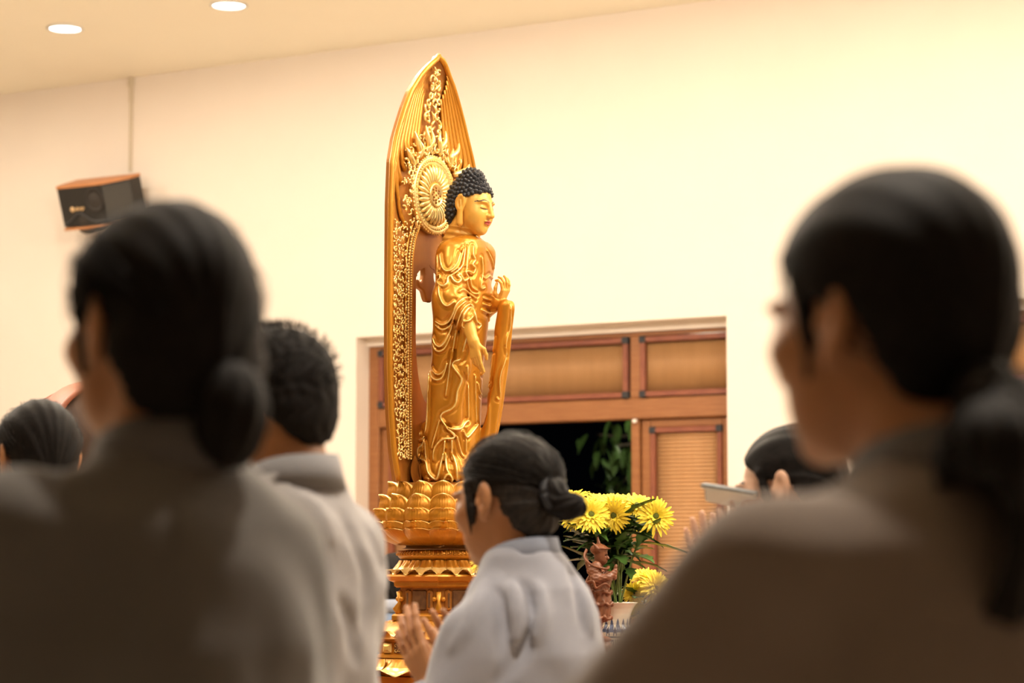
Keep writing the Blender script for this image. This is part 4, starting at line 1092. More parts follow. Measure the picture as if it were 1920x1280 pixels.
# second vase, low, right; third vase hidden behind the kneeling... the woman in pale grey
def plain_vase(p, label):
    v = thing('flower_vase', label, 'vase', p)
    MB().lathe([(.03, 0), (.034, .006), (.03, .02), (.045, .06), (.048, .08), (.034, .11), (.028, .13), (.036, .15), (.034, .15), (.026, .13), (.02, .1), (.0001, .1)], 36).build('vase_body', porc, v)
    return p + Vector((0, 0, .11))
p2 = pix(1205, 1290, 6.95); p2.z = SZ
i2 = plain_vase(p2, 'low white vase of ball chrysanthemums behind the brown robed shoulder')
for i, (px, py, d, f, sc_, lb) in enumerate(((1212, 1087, 6.95, (.1, -.5, .8), 1.0, 'upper ball shaped yellow chrysanthemum low at right of the tall bouquet'), (1230, 1102, 6.88, (.5, -.8, .35), 1.1, 'largest ball shaped yellow chrysanthemum above the brown robed shoulder'), (1190, 1112, 6.9, (-.3, -.9, .2), .75, 'small ball shaped yellow chrysanthemum right above the vase rim'), (1198, 1146, 6.9, (-.1, -.9, -.2), .6, 'lowest yellow chrysanthemum beside the vase, shaded'))):
    mum(px, py, d, f, i2, lb, 'ball chrysanthemums in the low vase', 5, True, sc=sc_)
p3 = pix(925, 1290, 6.45); p3.z = SZ
i3 = plain_vase(p3, 'white flower vase hidden behind the woman in pale grey')
mum(907, 1056, 6.45, (-.3, -.6, .7), i3, 'lone yellow chrysanthemum peeping over the collar of the woman in pale grey', None, 4, True, sc=.8)
mum(935, 1075, 6.5, (.3, -.3, .9), i3, 'yellow chrysanthemum in the vase behind the woman in pale grey, out of sight', None, 4, True, sc=.8)

# --- red-brown guardian statuette
DG = 6.6; GU = DG / FPX
gp = pix(1122, 1218, DG); gz0 = gp.z
redw = mat('carved_red_wood', (.15, .048, .020), .36, col2=(.23, .082, .038), scale=50, bump=.3, bscale=180)
gs = thing('guardian_statuette', 'small carved red-brown wooden guardian figure in helmet and armour with joined hands', 'statuette', (gp.x, gp.y, SZ), SRZ)
GO = Vector((gp.x, gp.y, SZ))
def GL(px, py, y=0.0):
    D = ray(px, py); D = Vector((D.dot(FX), D.dot(FL), D.z)); q = CAM - GO; c = Vector((q.dot(FX), q.dot(FL), q.z))
    return c + D * ((y - c.y) / D.y)
def g3(px, py, y=0.0): return tuple(GL(px, py, y))
def guard(P):
    d = column(P, [(GL(1120, py).z, GL(px, py).x, 0, a * GU, b * GU) for py, px, a, b in ((1066, 1126, 14, 22), (1085, 1127, 19, 26), (1105, 1124, 18, 22), (1125, 1125, 20, 23), (1150, 1124, 20, 22), (1166, 1123, 16, 18))])
    for sy in (-1, 1):
        d = smin(d, chain(P, [g3(1118, 1062, sy * .034), g3(1116, 1085, sy * .045), g3(1140, 1082, sy * .025), g3(1152, 1072, sy * .006)], [.015, .014, .010, .007], .006), .008)
        d = smin(d, chain(P, [g3(1152, 1082, sy * .006), g3(1155, 1060, sy * .003)], [.007, .004], .004), .004)
        d = smin(d, chain(P, [g3(1122, 1160, sy * .015), g3(1122, 1188, sy * .018), g3(1128, 1198, sy * .022)], [.012, .010, .009], .006), .008)
        d = smin(d, ell(P, g3(1134, 1198, sy * .022), (.020, .010, .008)), .006)
        d = smin(d, ell(P, g3(1112, 1070, sy * .040), (.018, .016, .013)), .006)
        d = smin(d, cone(P, g3(1104, 1062, sy * .03), g3(1096, 1042, sy * .035), .008, .003), .006)
        d = smin(d, cone(P, g3(1122, 1030, sy * .020), g3(1112, 1018, sy * .028), .006, .002), .004)
    d = smin(d, cone(P, g3(1122, 1066), g3(1124, 1045), .012, .011), .006)
    d = smin(d, ell(P, g3(1127, 1042), (.0185, .0165, .024)), .006)                     # head
    d = smin(d, ell(P, g3(1129, 1050), (.014, .012, .012)), .006)
    d = smin(d, cone(P, g3(1138, 1042), g3(1140, 1046), .0035, .004), .003)            # nose
    d = smin(d, ell(P, g3(1136, 1052), (.004, .006, .002)), .002)
    d = smin(d, ell(P, g3(1123, 1030), (.024, .024, .016)), .005)                      # helmet
    d = smax(d, -ell(P, g3(1137, 1041, 0), (.004, .008, .0025)) , .002)
    d = smin(d, cone(P, g3(1123, 1022), g3(1121, 1007), .006, .0025), .005)
    d = smin(d, ell(P, g3(1128, 1028), (.024, .026, .004)), .003)
    for yy, w_ in ((1110, 25), (1132, 26), (1158, 24)):                                   # armour tiers
        c = GL(1124, yy); q = P - A3(c); r = np.hypot(q[:, 0], q[:, 1])
        d = smin(d, np.hypot(r - w_ * GU * .9, q[:, 2] - .003 * np.sin(np.arctan2(q[:, 1], q[:, 0]) * 7)) - .0042, .004)
    c = GL(1124, 1100)
    ang = np.arctan2(P[:, 1], P[:, 0] - c.x)
    lo = np.clip((GL(1124, 1104).z - P[:, 2]) / .01, 0, 1) * (P[:, 2] > GL(1124, 1166).z)
    d = d - lo * .0013 * np.sin(ang * 13 + 3 * np.sin(P[:, 2] * 60))
    md = (P[:, 2] < GL(1124, 1060).z) & (P[:, 2] > GL(1124, 1104).z)
    d = d - md * .0008 * np.sin(P[:, 2] * 700) * np.sin(ang * 14)
    # rocky foot
    d = smin(d, ell(P, g3(1124, 1213), (.036, .034, .020)) + .003 * np.sin(P[:, 0] * 260) * np.sin(P[:, 1] * 230) * np.sin(P[:, 2] * 280), .006)
    return d
sdf_obj('figure', guard, (-.07, -.075, GL(1122, 1226).z), (.075, .075, GL(1122, 1000).z), .0015, redw, gs)
sb = MB()
for pl in ([(1100, 1030, -.03), (1096, 1045, -.045), (1108, 1058, -.05), (1124, 1064, -.045), (1138, 1066, -.02), (1140, 1062, .01)],
           [(1106, 1080, -.04), (1100, 1092, -.055), (1112, 1090, -.06), (1118, 1102, -.055), (1134, 1094, -.045), (1142, 1100, -.03)],
           [(1108, 1076, .045), (1102, 1096, .055), (1110, 1120, .045), (1104, 1150, .035)],
           [(1104, 1092, -.045), (1108, 1120, -.042), (1110, 1150, -.036), (1114, 1176, -.03)]):
    sb.tube(crv([g3(*q) for q in pl], 6), .0032, 7, flat=1.7)
sb.build('sash', redw, gs)
MB().box((0, 0, (gz0 - SZ) / 2 - .004), (.085, .085, gz0 - SZ - .008), bev=.006).box((0, 0, gz0 - SZ - .012), (.096, .096, .014), bev=.004).build('block', red, gs)
print('offerings', time.time() - T0)
#MARK_PEOPLE
# ------------------------------------------------------------ people (local: forward +y, right +x)
def head_sdf(P, hc, Rh, neckb, male=False):
    q = (P - A3(hc)) @ Rh
    S_ = np.concatenate([np.abs(q[:, :1]), q[:, 1:]], 1)
    d = ell(q, (0, -.014, .028), (.074, .094, .082))
    d = smin(d, ell(q, (0, .036, -.030), (.060, .058, .078)), .03)
    d = smin(d, ell(q, (0, .044, -.074), (.046, .044, .036)), .03)
    d = smin(d, ell(S_, (.042, .064, -.020), (.022, .022, .020)), .02)
    d = smin(d, ell(q, (0, .080, -.098), (.018, .017, .015)), .02)
    d = smin(d, ell(S_, (.026, .082, .021), (.028, .014, .008)), .012)
    d = smax(d, -ell(S_, (.031, .102, .001), (.019, .018, .012)), .01)
    d = smin(d, ell(S_, (.031, .076, .000), (.018, .017, .0115)), .006)
    d = smax(d, -ell(S_, (.031, .0945, -.001), (.013, .006, .0016)), .003)
    d = smin(d, cone(q, (0, .093, .010), (0, .114, -.030), .0075, .0125), .010)
    d = smin(d, ell(S_, (.012, .101, -.033), (.008, .010, .008)), .006)
    d = smin(d, ell(S_, (.008, .096, -.056), (.015, .008, .0055)), .006); d = smin(d, ell(q, (0, .094, -.067), (.018, .009, .0065)), .005)
    d = smax(d, -ell(q, (0, .106, -.0615), (.022, .009, .0012)), .003)
    e = ell(S_, (.079, -.020, -.004), (.010, .021, .033), rotm(R(12), 0, R(18)))
    e = smin(e, ell(S_, (.074, -.011, -.034), (.008, .010, .011)), .01)
    e = smax(e, -ell(S_, (.089, -.014, -.001), (.008, .012, .020)), .005)
    e = smin(e, ell(S_, (.078, -.002, -.008), (.006, .005, .008)), .004)
    d = smin(d, e, .006)
    n = cone(q, (0, -.022, -.060), tuple((np.array(neckb) - np.array(hc)) @ Rh), .050 if not male else .056, .058 if not male else .064)
    return smin(d, n, .02)
def face_paint(C, hc, Rh):
    q = (C - A3(hc)) @ Rh; x = np.abs(q[:, 0]); mi = np.zeros(len(C), int)
    mi[(q[:, 1] > .085) & (x < .022) & (np.abs(q[:, 2] + .0612) < .010 - x * .25)] = 1
    mi[(q[:, 1] > .06) & (x > .012) & (x < .048) & (np.abs(q[:, 2] - .026 + ((x - .028) / .03) ** 2 * .006) < .0035)] = 2
    mi[(q[:, 1] > .06) & (x > .017) & (x < .045) & (np.abs(q[:, 2] + .001) < .0022)] = 2
    return mi
LIPC = mat('lips', (.42, .15, .10), .45)
HLZ = (-.16, -.10, -.06, -.03, -.005, .02, .05, .068, .085, .2); HLY = (-.075, -.064, -.054, -.044, -.040, .022, .052, .074, .100, .35)
def hair_sdf(P, hc, Rh, style, tie, puff=1.0, hl=HLY):
    q = (P - A3(hc)) @ Rh
    d = ell(q, (0, -.018, .032), (.084 * puff, .106 * puff, .089 * puff))
    d = smin(d, ell(q, (0, -.052, -.022), (.070 * puff, .062 * puff, .070)), .03)
    if style == 'bob': d = smin(d, ell(q, (0, -.045, -.05), (.085, .070, .075)), .03)
    cut = q[:, 1] - np.interp(q[:, 2], HLZ, hl).astype(f32)
    if style == 'short': cut = np.maximum(cut, -(q[:, 2] + .082))
    d = smax(d, cut * .7, .012)
    S_ = np.concatenate([np.abs(q[:, :1]), q[:, 1:]], 1)
    if style != 'short':
        d = smin(d, chain(S_, [(.073, .020, .030), (.072, .018, -.012), (.069, .024, -.050)], [.011, .008, .002], .004), .008)
        t = np.array(tie); v = q - t.astype(f32); ang = np.arctan2(v[:, 0], v[:, 2] + .02)
        d = d - .0008 * np.sin(ang * 34 + 2.2 * np.sin(ang * 5)) * np.clip(np.linalg.norm(v, axis=1) / .06, 0, 1) - .0012 * np.sin(ang * 11 + 1)
    else:
        d = d - .0013 * np.sin(q[:, 0] * 210 + 3 * np.sin(q[:, 2] * 90)) * np.sin(q[:, 1] * 190 + q[:, 2] * 120)
    return d
def inter(z, tab, i): return float(np.interp(z, [t[0] for t in sorted(tab)], [t[i] for t in sorted(tab)]))

def person(label, px, py, d, a, cl, cm_, hm_, style, tilt=0, yaw=0, fwd=.05, slope=0, arms='pray', hres=.0045, rres=.010, creases=(), tie=(0, -.115, -.01), sk='skin', hands_at=None, puff=1.0, wide=1.0, skirt=1.0, male=False, roll=0, hump=0, hl=HLY, folds=1.0, fsd=0, collar=True, armpts=None, dn=0.0, deep=1.0, sq=0.0, cs=1.0):
    hw_ = pix(px, py, d); T = hw_.z + .113
    rz = R(90 - a); Rz = Matrix.Rotation(rz, 3, 'Z')
    root = Vector((hw_.x, hw_.y, 0)) - Rz @ Vector((0, fwd, 0))
    p = thing('person', label, 'person', root, rz)
    inv = Rz.transposed()
    loc = lambda P_: inv @ (P_ - root)
    hc = (0, fwd, T - .113)
    Rh = np.array(Matrix.Rotation(R(yaw), 3, 'Z') @ Matrix.Rotation(R(roll), 3, 'Y') @ Matrix.Rotation(R(-tilt), 3, 'X'), f32)
    k = T / 1.6
    sh = T - .268 * (k ** .5) - dn                     # shoulder height
    nb = (0, -.012, sh + .03)
    W = .148 * wide
    if armpts is None:
        arms_l = [(-W, -.01, sh - .065), (-W - .020, .03, sh - .30 * k), (-.06, .20, sh - .27 * k)]
        arms_r = [(W, -.01, sh - .065), (W + .020, .03, sh - .30 * k), (.06, .20, sh - .27 * k)]
    else: arms_l, arms_r = armpts
    wl, wr = Vector(arms_l[2]), Vector(arms_r[2])
    hl_, hr_ = (hands_at if hands_at else ((wl, (.25, .45, .85), (1, 0, 0), (0, -.5, .4)), (wr, (-.25, .45, .85), (-1, 0, 0), (0, -.5, .4))))
    if hands_at: arms_l = arms_l[:2] + [tuple(hl_[0])]; arms_r = arms_r[:2] + [tuple(hr_[0])]
    RT = [(sh + .050, 0, -.016, .062, .064), (sh + .030, 0, -.018, .074, .080), (sh + .005, 0, -.022, .088, (.115 + .022 * sq) * wide), (sh - .030, 0, -.024 - hump * .4, .104, (.150 + .026 * sq) * wide), (sh - .075, 0, -.026 - hump * .7, .114, .176 * wide), (sh - .15, 0, -.028 - hump, .122 + hump * .4, .188 * wide), (sh - .32, 0, -.015 - hump * .7, .125, .178 * wide), (sh - .52, 0, 0, .135, .185 * wide * skirt), (.04, 0, 0, .175 * skirt, .235 * skirt)]
    RT = [(z, cx, cy, hx, hy * (deep if z < sh + .03 else 1)) for z, cx, cy, hy, hx in RT]
    bw = min(1.0, wide)
    def body(P):
        dd = head_sdf(P, hc, Rh, nb, male)
        t = column(P, [(sh + .02, 0, -.015, .07, .05), (sh - .05, 0, -.018, .12 * wide, .06), (sh - .18, 0, -.02, .13 * wide, .075), (sh - .4, 0, 0, .12 * bw, .085), (sh - .56, 0, 0, .135 * bw, .095), (sh - .64, 0, 0, .12 * bw, .085)])
        dd = smin(dd, t, .03)
        for A in (arms_l, arms_r): dd = smin(dd, chain(P, A, [.034, .034, .026], .015), .02)
        for o_, fz_, pn_, tx_ in (hl_, hr_): dd = smin(dd, hand(P, o_, fz_, pn_, tx_, .92 if not male else 1.0), .012)
        for sx in (-1, 1):
            dd = smin(dd, chain(P, [(sx * .066 * bw, 0, sh - .60), (sx * .072 * bw, .01, sh * .36), (sx * .08 * bw, -.01, .07)], [.068 * bw, .052, .035], .02), .03)
            dd = smin(dd, chain(P, [(sx * .08 * bw, -.03, .032), (sx * .088 * bw, .11, .026)], [.030, .024], .01), .02)
        return dd
    skins = [M[sk], LIPC, M['brow']]
    lo = (-.34, -.22, 0); hi = (.34, max(.48, wl.y + .2), T + .02)
    # one continuous body
    sdf_obj('body', body, (-.30, -.20, -.004), (.30, max(wl.y, wr.y, .15) + .24, T + .03), hres, skins, p, lambda C: face_paint(C, hc, Rh))
    hair_ = lambda P: hair_sdf(P, hc, Rh, style, tie, puff, hl)
    ho = sdf_obj('hair', hair_, (-.13, fwd - .19, T - .32), (.13, fwd + .15, T + .06), .0032, hm_, p)
    ph = fsd * 1.7
    def robe0(P):
        dd = column(P, RT)
        for A, s_ in ((arms_l, -1), (arms_r, 1)):
            w0 = Vector(A[2]); e = Vector(A[1]); cuff = e + (w0 - e) * .93
            dd = smin(dd, chain(P, [A[0], A[1], tuple(cuff)], [.060, .060, .054], .03), .05)
            dr = [tuple(e), tuple(e * .4 + cuff * .6 + Vector((0, 0, -.05))), tuple(cuff + Vector((0, -.01, -.035)))]
            dd = smin(dd, chain(P, dr, [.058, .050, .050], .02), .04)
        ang = np.arctan2(P[:, 0], -P[:, 1] + .0)
        dz = np.clip((sh - .02 - P[:, 2]) / .35, 0, 1)
        amp = (.0035 + .010 * np.clip((sh - .2 - P[:, 2]) / .8, 0, 1)) * folds
        dd = dd - amp * dz * (np.sin(ang * 9 + ph + 1.2 * np.sin(P[:, 2] * 5 + ph)) * .6 + .5 * np.sin(ang * 17 + 2 * ph + 2 * np.sin(P[:, 2] * 4)))
        dd = dd - .0025 * folds * np.sin(P[:, 0] * 30 + P[:, 2] * 42 + 3 * np.sin(P[:, 1] * 20 + ph))
        # cuffs stay open
        for A in (arms_l, arms_r):
            e = Vector(A[1]); w0 = Vector(A[2]); dv = (w0 - e).normalized(); cuff = e + (w0 - e) * .93
            nrm = (P - A3(cuff)) @ A3(dv); r_ = np.linalg.norm(P - A3(cuff) - nrm[:, None] * A3(dv), axis=1)
            dd = np.where((nrm > -.02) & (nrm < .10) & (r_ < .10), smax(dd, np.where(nrm > -.02, nrm, -1.0).astype(f32), .006), dd)
            dd = smax(dd, -cone(P, tuple(cuff - dv * .05), tuple(cuff + dv * .05), .036, .044), .006)
        return smax(dd, P[:, 2] - sh - .046, .006)
    caps = []
    if creases:
        Vq, Fq = polygonise(robe0, (-.40, -.28, .3), (.40, .52, sh + .06), .014)
        bv = BVHTree.FromPolygons([tuple(v) for v in Vq], [tuple(int(i) for i in f) for f in Fq])
        cl_ = loc(CAM)
        for pl, r, kind in creases:
            pts = []
            for q in crv([(x, y, 0) for x, y in pl], 4):
                h = bv.ray_cast(cl_, (inv @ ray(q.x, q.y)).normalized())
                if h[0] is not None: pts.append(np.array(h[0], f32))
            if len(pts) > 1: caps.append((pts, r, kind))
    def robe1(P):
        dd = robe0(P)
        near = np.abs(dd) < .05
        for pts, r, kind in caps:
            A_ = np.array(pts); lo_ = A_.min(0) - .07; hi_ = A_.max(0) + .07
            m = near & ((P > lo_) & (P < hi_)).all(1)
            if not m.any(): continue
            Q = P[m]; e = None; n_ = len(pts) - 1
            for i in range(n_):
                f0 = r * math.sin(math.pi * (i + .3) / (n_ + .6)) ** .5; f1 = r * math.sin(math.pi * (i + 1.3) / (n_ + .6)) ** .5
                c = cone(Q, pts[i], pts[i + 1], f0, f1); e = c if e is None else np.minimum(e, c)
            dd[m] = smin(dd[m], e, .02) if kind > 0 else smax(dd[m], -e, .014)
        return dd
    sdf_obj('robe', robe1, (-.40, -.30, .02), (.40, max(wl.y, wr.y) + .12, sh + .06), rres, cl, p)
    # stand collar, crossed at the front
    if collar:
        V = []; F = []; n = 40
        for i in range(n + 1):
            t = i / n; q = math.pi * (2 * t - 1) * 1.06; fr_ = max(0, math.cos(q + math.pi)) if False else max(0.0, -math.cos(q)) ** 1.5
            fr_ = (abs(q) / math.pi) ** 3
            x = math.sin(q); y = -math.cos(q)
            dz = -.10 * fr_
            for (ro, zz) in ((.058, .030), (.066, .030), (.078, -.022), (.070, -.022)):
                rr = ro + .006 * fr_ + (.012 * (t - .5) if abs(q) > 2.6 else 0)
                rr *= cs; V.append((x * rr * 1.02, y * rr * 1.08 - .018 + .045 * fr_, sh + .042 + zz * (1 if zz < 0 else cs ** 3) + dz))
        for i in range(n):
            for j in range(4):
                b = i * 4; F.append([b + j, b + (j + 1) % 4, b + 4 + (j + 1) % 4, b + 4 + j])
        F += [[3, 2, 1, 0], [n * 4, n * 4 + 1, n * 4 + 2, n * 4 + 3]]
        MB().add(V, F, 0, True).build('collar', cm_, p)
    # eyes
    ey = MB()
    hcv = Vector(hc); RhM = Matrix([[float(v) for v in r] for r in Rh])
    for sx in (-1, 1):
        c = hcv + RhM @ Vector((sx * .031, .0815, .0)); ey.ball(c, .0118, 10, 8, 0)
        ey.ball(hcv + RhM @ Vector((sx * .031, .0895, -.001)), .0052, 8, 6, 1)
    ey.build('eyes', [M['eye'], M['iris']], p)
    H = lambda v: hcv + RhM @ Vector(v)
    return p, ho, H, loc, sh
def strands(name, H, ho, tie, n, seed, matl, stray=0.0):
    """fine hairs lying on the head from hairline to tie"""
    rg = random.Random(seed); m = MB(); T = Vector(tie)
    for i in range(n):
        a = rg.uniform(-1.45, 1.45); st = Vector((.088 * math.sin(a), -.018 + .104 * math.cos(a) * rg.uniform(.2, .75), .032 + .089 * rg.uniform(.1, .9)))
        v = st - Vector((0, -.018, .032)); v = Vector((v.x / .084, v.y / .106, v.z / .089)).normalized()
        pts = []
        e = T - Vector((0, -.018, .032)); e = Vector((e.x / .084, e.y / .106, e.z / .089)).normalized()
        off = 1.012 + rg.random() * .012 + stray * max(0, rg.gauss(0, 1)) * .03
        for k in range(8):
            t = k / 7; q = (v * (1 - t) + e * t).normalized() * (off + stray * .05 * math.sin(math.pi * t) * rg.random())
            pts.append(H((q.x * .084, -.018 + q.y * .106, .032 + q.z * .089)))
        m.tube(pts, .00045, 3, cap=False)
    return tag(m.build(name, matl, ho), kind='stuff')

# D: the woman in pale grey at the centre, palms almost together
rootD = None
def worldhand(px, py, d): return pix(px, py, d)
aD = 38
hD = pix(948, 936, 4.5); rzD = R(90 - aD); RzD = Matrix.Rotation(rzD, 3, 'Z'); rootD = Vector((hD.x, hD.y, 0)) - RzD @ Vector((0, .025, 0))
iD = RzD.transposed(); LD = lambda P_: iD @ (P_ - rootD); VD_ = lambda v: iD @ Vector(v)
wlD, wrD = LD(pix(816, 1292, 4.50)), LD(pix(850, 1304, 4.60))
handsD = ((wlD, VD_((-.42, .25, .76)), VD_((.75, .66, .1)), VD_((.6, -.1, .5))), (wrD, VD_((-.22, .35, .86)), VD_((-.6, -.75, .1)), VD_((.6, .1, .4))))
shD = None
crD = [([(928, 1103), (940, 1130), (947, 1165), (946, 1200), (950, 1250)], .016, -1), ([(976, 1092), (995, 1118), (1002, 1150), (1000, 1168)], .014, -1), ([(1000, 1165), (985, 1205), (965, 1240), (935, 1280)], .016, -1),
       ([(960, 1098), (968, 1130), (972, 1170), (970, 1200)], .012, 1), ([(905, 1095), (893, 1130), (878, 1170), (850, 1215)], .010, 1), ([(1010, 1100), (1016, 1150), (1005, 1200)], .010, 1),
       ([(1068, 1065), (1082, 1110), (1092, 1180)], .007, -1), ([(1100, 1120), (1108, 1180)], .006, 1), ([(960, 1018), (985, 1030), (1020, 1022)], .007, -1)]
pD, hoD, HD, locD, shD_ = person('woman in pale grey robe at the centre, black hair in a bun, palms raised together', 948, 936, 4.5, aD, M['cloth_d'], M['collar_d'], M['hair_grey'], 'bun', tilt=9, yaw=-5, cs=.9, fwd=.025, hres=.0038, rres=.0065, creases=crD, hands_at=handsD, tie=(0, -.118, -.005), puff=.96, wide=.78, hump=.012, armpts=([(-.128, 0, 1.16), (-.172, .06, .93), tuple(wlD)], [(.128, 0, 1.16), (.160, .06, .93), tuple(wrD)]), folds=.8, dn=-.015)
bun = MB()
def bunfn(P):
    c = A3(HD((0, -.135, -.022))); q = P - c
    d = ell(P, HD((0, -.118, -.014)), (.032, .028, .034))
    d = smin(d, ell(P, HD((.004, -.150, -.040)), (.026, .036, .026)), .012)
    an = np.arctan2(q[:, 2], q[:, 0])
    return d - .0018 * np.sin(an * 7 + np.linalg.norm(q, axis=1) * 160)
lo = HD((0, -.13, -.02)); sdf_obj('bun', bunfn, tuple(lo - Vector((.08, .09, .07))), tuple(lo + Vector((.08, .09, .07))), .0028, M['hair'], pD)
rg = MB(); rc = HD((0, -.122, -.012)); ax = (HD((0, -1, .1)) - HD((0, 0, 0))).normalized(); u_ = ax.cross(Vector((0, 0, 1))).normalized(); v_ = ax.cross(u_)
rg.tube([rc + (u_ * math.cos(q / 24 * 6.283) + v_ * math.sin(q / 24 * 6.283)) * .029 for q in range(25)], .0085, 8); rg.build('hair_band', M['band'], pD)
for s_ in (-1, 1):                                     # lock before the ear
    MB().tube([HD((s_ * .073, .022, .03)), HD((s_ * .0755, .024, -.02)), HD((s_ * .071, .030, -.062))], [.010, .008, .001], 8, flat=.5).build('side_lock', M['hair'], pD)
strands('loose_hairs', HD, hoD, (0, -.118, .004), 420, 1, M['hair_grey'], .6)

# C: the man left of the statue
crC = [([(505, 905), (540, 885), (600, 880), (645, 895)], .010, -1), ([(520, 890), (570, 868), (640, 878)], .009, 1), ([(640, 960), (670, 1020), (690, 1090), (680, 1180)], .012, -1), ([(690, 990), (712, 1050), (716, 1110)], .009, 1), ([(640, 1120), (660, 1170), (668, 1240)], .014, -1), ([(560, 930), (600, 960), (620, 1010)], .008, 1)]
pC, hoC, HC_, locC, _ = person('man with short black hair in warm grey robe, back turned, left of the statue', 508, 760, 3.7, 38, M['cloth_c'], M['collar_c'], M['hair'], 'short', tilt=10, fwd=.03, hres=.006, rres=.009, creases=crC, male=True, puff=.95, hl=(-.085, -.080, -.068, -.050, -.042, .022, .052, .074, .100, .35), wide=.82, hump=.0, fsd=2, dn=-.01, deep=.9)
sp_ = MB(); rg = random.Random(5)
for i in range(900):                                   # cropped bristly hair
    a, b = rg.uniform(0, 6.283), rg.uniform(-.25, 1.55); n_ = Vector((math.cos(a) * math.cos(b), math.sin(a) * math.cos(b), math.sin(b)))
    q = Vector((n_.x * .083, -.018 + n_.y * .105, .032 + n_.z * .088))
    if q.y > np.interp(q.z, HLZ, HLY): continue
    t_ = n_ + Vector((rg.gauss(0, .35), rg.gauss(.1, .35), rg.gauss(.2, .3)))
    sp_.tube([HC_(q), HC_(q + t_.normalized() * rg.uniform(.006, .013))], [.0013, .0003], 3, cap=False)
tag(sp_.build('bristles', M['hair'], hoC), kind='stuff')

# A: the woman nearest on the left
pA, hoA, HA, locA, _ = person('woman nearest on the left in grey robe, dark hair in a low bun', 292, 612, 2.4, 51, M['cloth_a'], M['collar_a'], M['hair'], 'bob', tilt=3, fwd=.012, hres=.006, rres=.010, tie=(0, -.10, -.06), puff=1.03, wide=.82, sq=.7, fsd=1, folds=.7, dn=.006, armpts=([(-.160, -.01, 1.325), (-.205, .03, 1.05), (-.06, .2, 1.08)], [(.118, -.01, 1.295), (.145, .03, 1.05), (.06, .2, 1.08)]))
def bunA(P):
    q = (P - A3(HA((.012, -.118, -.100))))
    d = ell(P, HA((.012, -.118, -.100)), (.036, .034, .052))
    return d - .002 * np.sin(np.arctan2(q[:, 0], q[:, 1]) * 9 + q[:, 2] * 60)
c = HA((.012, -.118, -.100)); sdf_obj('bun', bunA, tuple(c - Vector((.06, .06, .07))), tuple(c + Vector((.06, .06, .07))), .004, M['hair'], pA)
strands('loose_hairs', HA, hoA, (0, -.11, -.05), 260, 2, M['hair'], 1.6)
# B: the woman nearest on the right
crB = [([(1500, 960), (1495, 1080), (1480, 1200)], .02, -1), ([(1420, 950), (1560, 880), (1700, 860)], .012, 1)]
pB, hoB, HB, locB, _ = person('woman nearest on the right in brown grey robe with long black ponytail', 1656, 602, 2.02, 52, M['cloth_b'], M['collar_a'], M['hair'], 'pony', tilt=4, fwd=.05, hres=.0048, rres=.010, tie=(0, -.112, -.075), puff=1.07, wide=1.14, sq=1, fsd=3, folds=.7, dn=.005, armpts=([(-.185, 0, 1.285), (-.265, .14, 1.105), (-.08, .28, 1.06)], [(.165, 0, 1.30), (.20, .06, 1.08), (.03, .27, 1.05)]))
def pony(P):
    pts = [HB((.0, -.10, -.070)), HB((-.018, -.128, -.085)), HB((-.045, -.148, -.13)), HB((-.060, -.156, -.19)), HB((-.062, -.154, -.238))]
    d = chain(P, pts, [.026, .026, .040, .044, .030], .02)
    q = P - A3(pts[2]); return d - .0022 * np.sin(np.arctan2(q[:, 0], q[:, 1]) * 13 + q[:, 2] * 18)
c = HB((0, -.14, -.16)); sdf_obj('ponytail', pony, tuple(c - Vector((.09, .09, .16))), tuple(c + Vector((.09, .09, .14))), .004, M['hair'], pB)
bw = MB(); bc = HB((0, -.125, -.078))
bw.tube([bc + Vector((math.cos(q / 20 * 6.283) * .026, math.sin(q / 20 * 6.283) * .020, .004 * math.sin(q))) for q in range(21)], .009, 8)
bw.ball(HB((.035, -.135, -.072)), (.026, .012, .014)); bw.ball(HB((-.03, -.135, -.075)), (.022, .012, .013)); bw.build('hair_bow', M['band'], pB)
clip = mat('shiny_clip', (.5, .48, .45), .15, .8)
MB().box(HB((-.030, -.105, -.095)), (.006, .006, .026), bev=.002).build('hair_clip', clip, pB)
strands('loose_hairs', HB, hoB, (0, -.11, -.07), 200, 4, M['hair'], .4)
# E: the woman far left
pE, hoE, HE, locE, _ = person('woman at the far left edge with smooth black hair, only head and ear showing', 68, 856, 5.2, 60, M['cloth_c'], M['collar_c'], M['hair'], 'pony', tilt=6, fwd=.05, hres=.005, rres=.012, tie=(0, -.11, -.06), fsd=4)
def bunE(P): return ell(P, HE((0, -.100, -.105)), (.03, .03, .03))
c = HE((0, -.100, -.105)); sdf_obj('bun', bunE, tuple(c - Vector((.05, .05, .05))), tuple(c + Vector((.05, .05, .05))), .004, M['hair'], pE)
strands('loose_hairs', HE, hoE, (0, -.11, -.06), 200, 6, M['hair_grey'], .9)
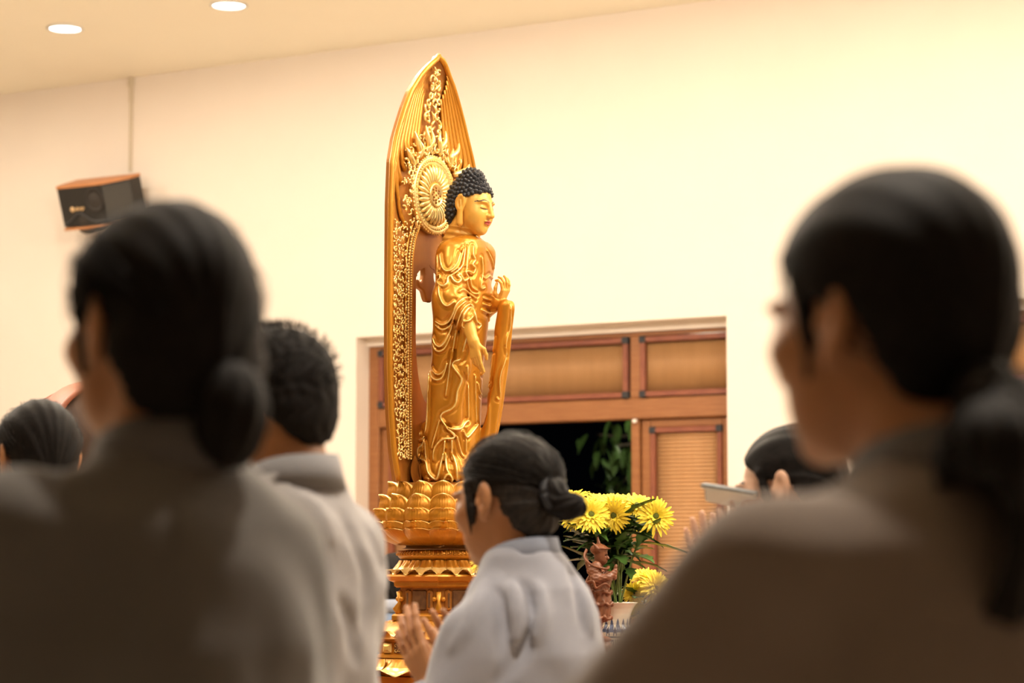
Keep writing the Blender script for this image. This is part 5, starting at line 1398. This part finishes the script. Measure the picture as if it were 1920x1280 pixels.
# F: the woman on the right behind the shoulder, reading
aF = 30; hF = pix(1478, 914, 4.75); RzF = Matrix.Rotation(R(90 - aF), 3, 'Z'); rootF = Vector((hF.x, hF.y, 0)) - RzF @ Vector((0, .06, 0)); iF = RzF.transposed()
LF = lambda P_: iF @ (P_ - rootF); VF = lambda v: iF @ Vector(v)
wlF, wrF = LF(pix(1402, 1098, 4.64)), LF(pix(1350, 1112, 4.90))
handsF = ((wlF, VF((-.25, .1, .9)), VF((.1, .9, .3)), VF((.5, -.3, .8))), (wrF, VF((-.30, .1, .85)), VF((.3, -.75, .5)), VF((.5, .3, .8))))
pF, hoF, HF, locF, _ = person('woman with pale face at right, partly behind the nearest shoulder, holding up a grey booklet', 1478, 914, 4.75, aF, M['cloth_c'], M['collar_c'], M['hair'], 'bun', tilt=12, fwd=.06, hres=.005, rres=.012, hands_at=handsF, tie=(0, -.115, -.03), sk='skin_pale', fsd=5, armpts=([(-.155, 0, 1.22), (-.20, .10, 1.03), tuple(wlF)], [(.155, 0, 1.22), (.20, .10, 1.03), tuple(wrF)]))
# G: small figure beyond the statue
pG, hoG, HG, locG, _ = person('small person in blue far behind, showing between the man and the statue pedestal', 736, 1094, 9.6, 80, mat('blue_cotton', (.10, .14, .22), .9), M['collar_d'], M['hair'], 'bob', fwd=.05, hres=.009, rres=.014, fsd=6, wide=.8, tie=(0, -.1, -.05))
# booklet held by F
bk_a, bk_b, bk_c = pix(1319, 914, 4.72), pix(1420, 930, 4.70), pix(1334, 944, 4.80)
bkm = mat('grey_booklet_cover', (.13, .14, .145), .6); pap = mat('booklet_pages', (.75, .70, .6), .8)
bk = thing('booklet', 'thin open grey booklet held up before the pale faced woman', 'booklet', bk_b)
X = (bk_a - bk_b); Lx = X.length; X.normalize(); Z0 = (bk_c - bk_a); Ly = .13
up = Vector((.1, .95, -.18)); Y = (up - X * up.dot(X)).normalized(); Z = X.cross(Y)
for s_, nm in ((1, 'left_cover'), (-1, 'right_cover')):
    Fm = frame((0, 0, 0), X, Y, Z) @ Matrix.Translation((Lx / 2, Ly * .25 * s_, 0)) @ Matrix.Rotation(R(16 * s_), 4, 'X')
    MB().box((0, 0, 0), (Lx, Ly * .5, .003), bev=.001).xf(Fm).build('cover', bkm, bk); MB().box((0, 0, .004), (Lx * .95, Ly * .47, .005), bev=.001).xf(Fm).build('pages', pap, bk)
# drum on its stand, far left
dr_c = pix(168, 822, 8.2); dU = 8.2 / FPX
drm = thing('temple_drum', 'large red-brown wooden temple drum on a stand behind the far left woman', 'drum', (dr_c.x, dr_c.y, 0), R(25))
shell = mat('drum_shell', (.20, .052, .018), .5, col2=(.24, .068, .025), scale=8); skinm = mat('drum_hide', (.05, .025, .014), .6)
rD_ = 108 * dU
Md = Matrix.Translation((0, 0, dr_c.z)) @ Matrix.Rotation(R(90), 4, 'X')
MB().lathe([(rD_ * .86, -.20), (rD_ * .90, -.19), (rD_ * 1.0, 0), (rD_ * .90, .19), (rD_ * .86, .20)], 48).xf(Md).build('shell', shell, drm)
for s_ in (-1, 1):
    MB().lathe([(.0001, s_ * .203), (rD_ * .84, s_ * .203), (rD_ * .84, s_ * .19)][::s_], 48).xf(Md).build('drumhead', skinm, drm)
    h_ = MB().lathe([(rD_ * .84, s_ * .185), (rD_ * .92, s_ * .180), (rD_ * .93, s_ * .20), (rD_ * .88, s_ * .212), (rD_ * .84, s_ * .207)], 48, cap=False).xf(Md); h_.build('rim', shell, drm)
stn = MB()
for s_ in (-1, 1):
    MB().box((s_ * .16, 0, (dr_c.z - rD_ * .75) / 2), (.05, .30, dr_c.z - rD_ * .75), bev=.006).build('leg', M['wood'], drm)
MB().box((0, 0, dr_c.z - rD_ * 1.02), (.38, .26, .05), bev=.008).build('cradle', M['wood'], drm)
print('people', time.time() - T0)
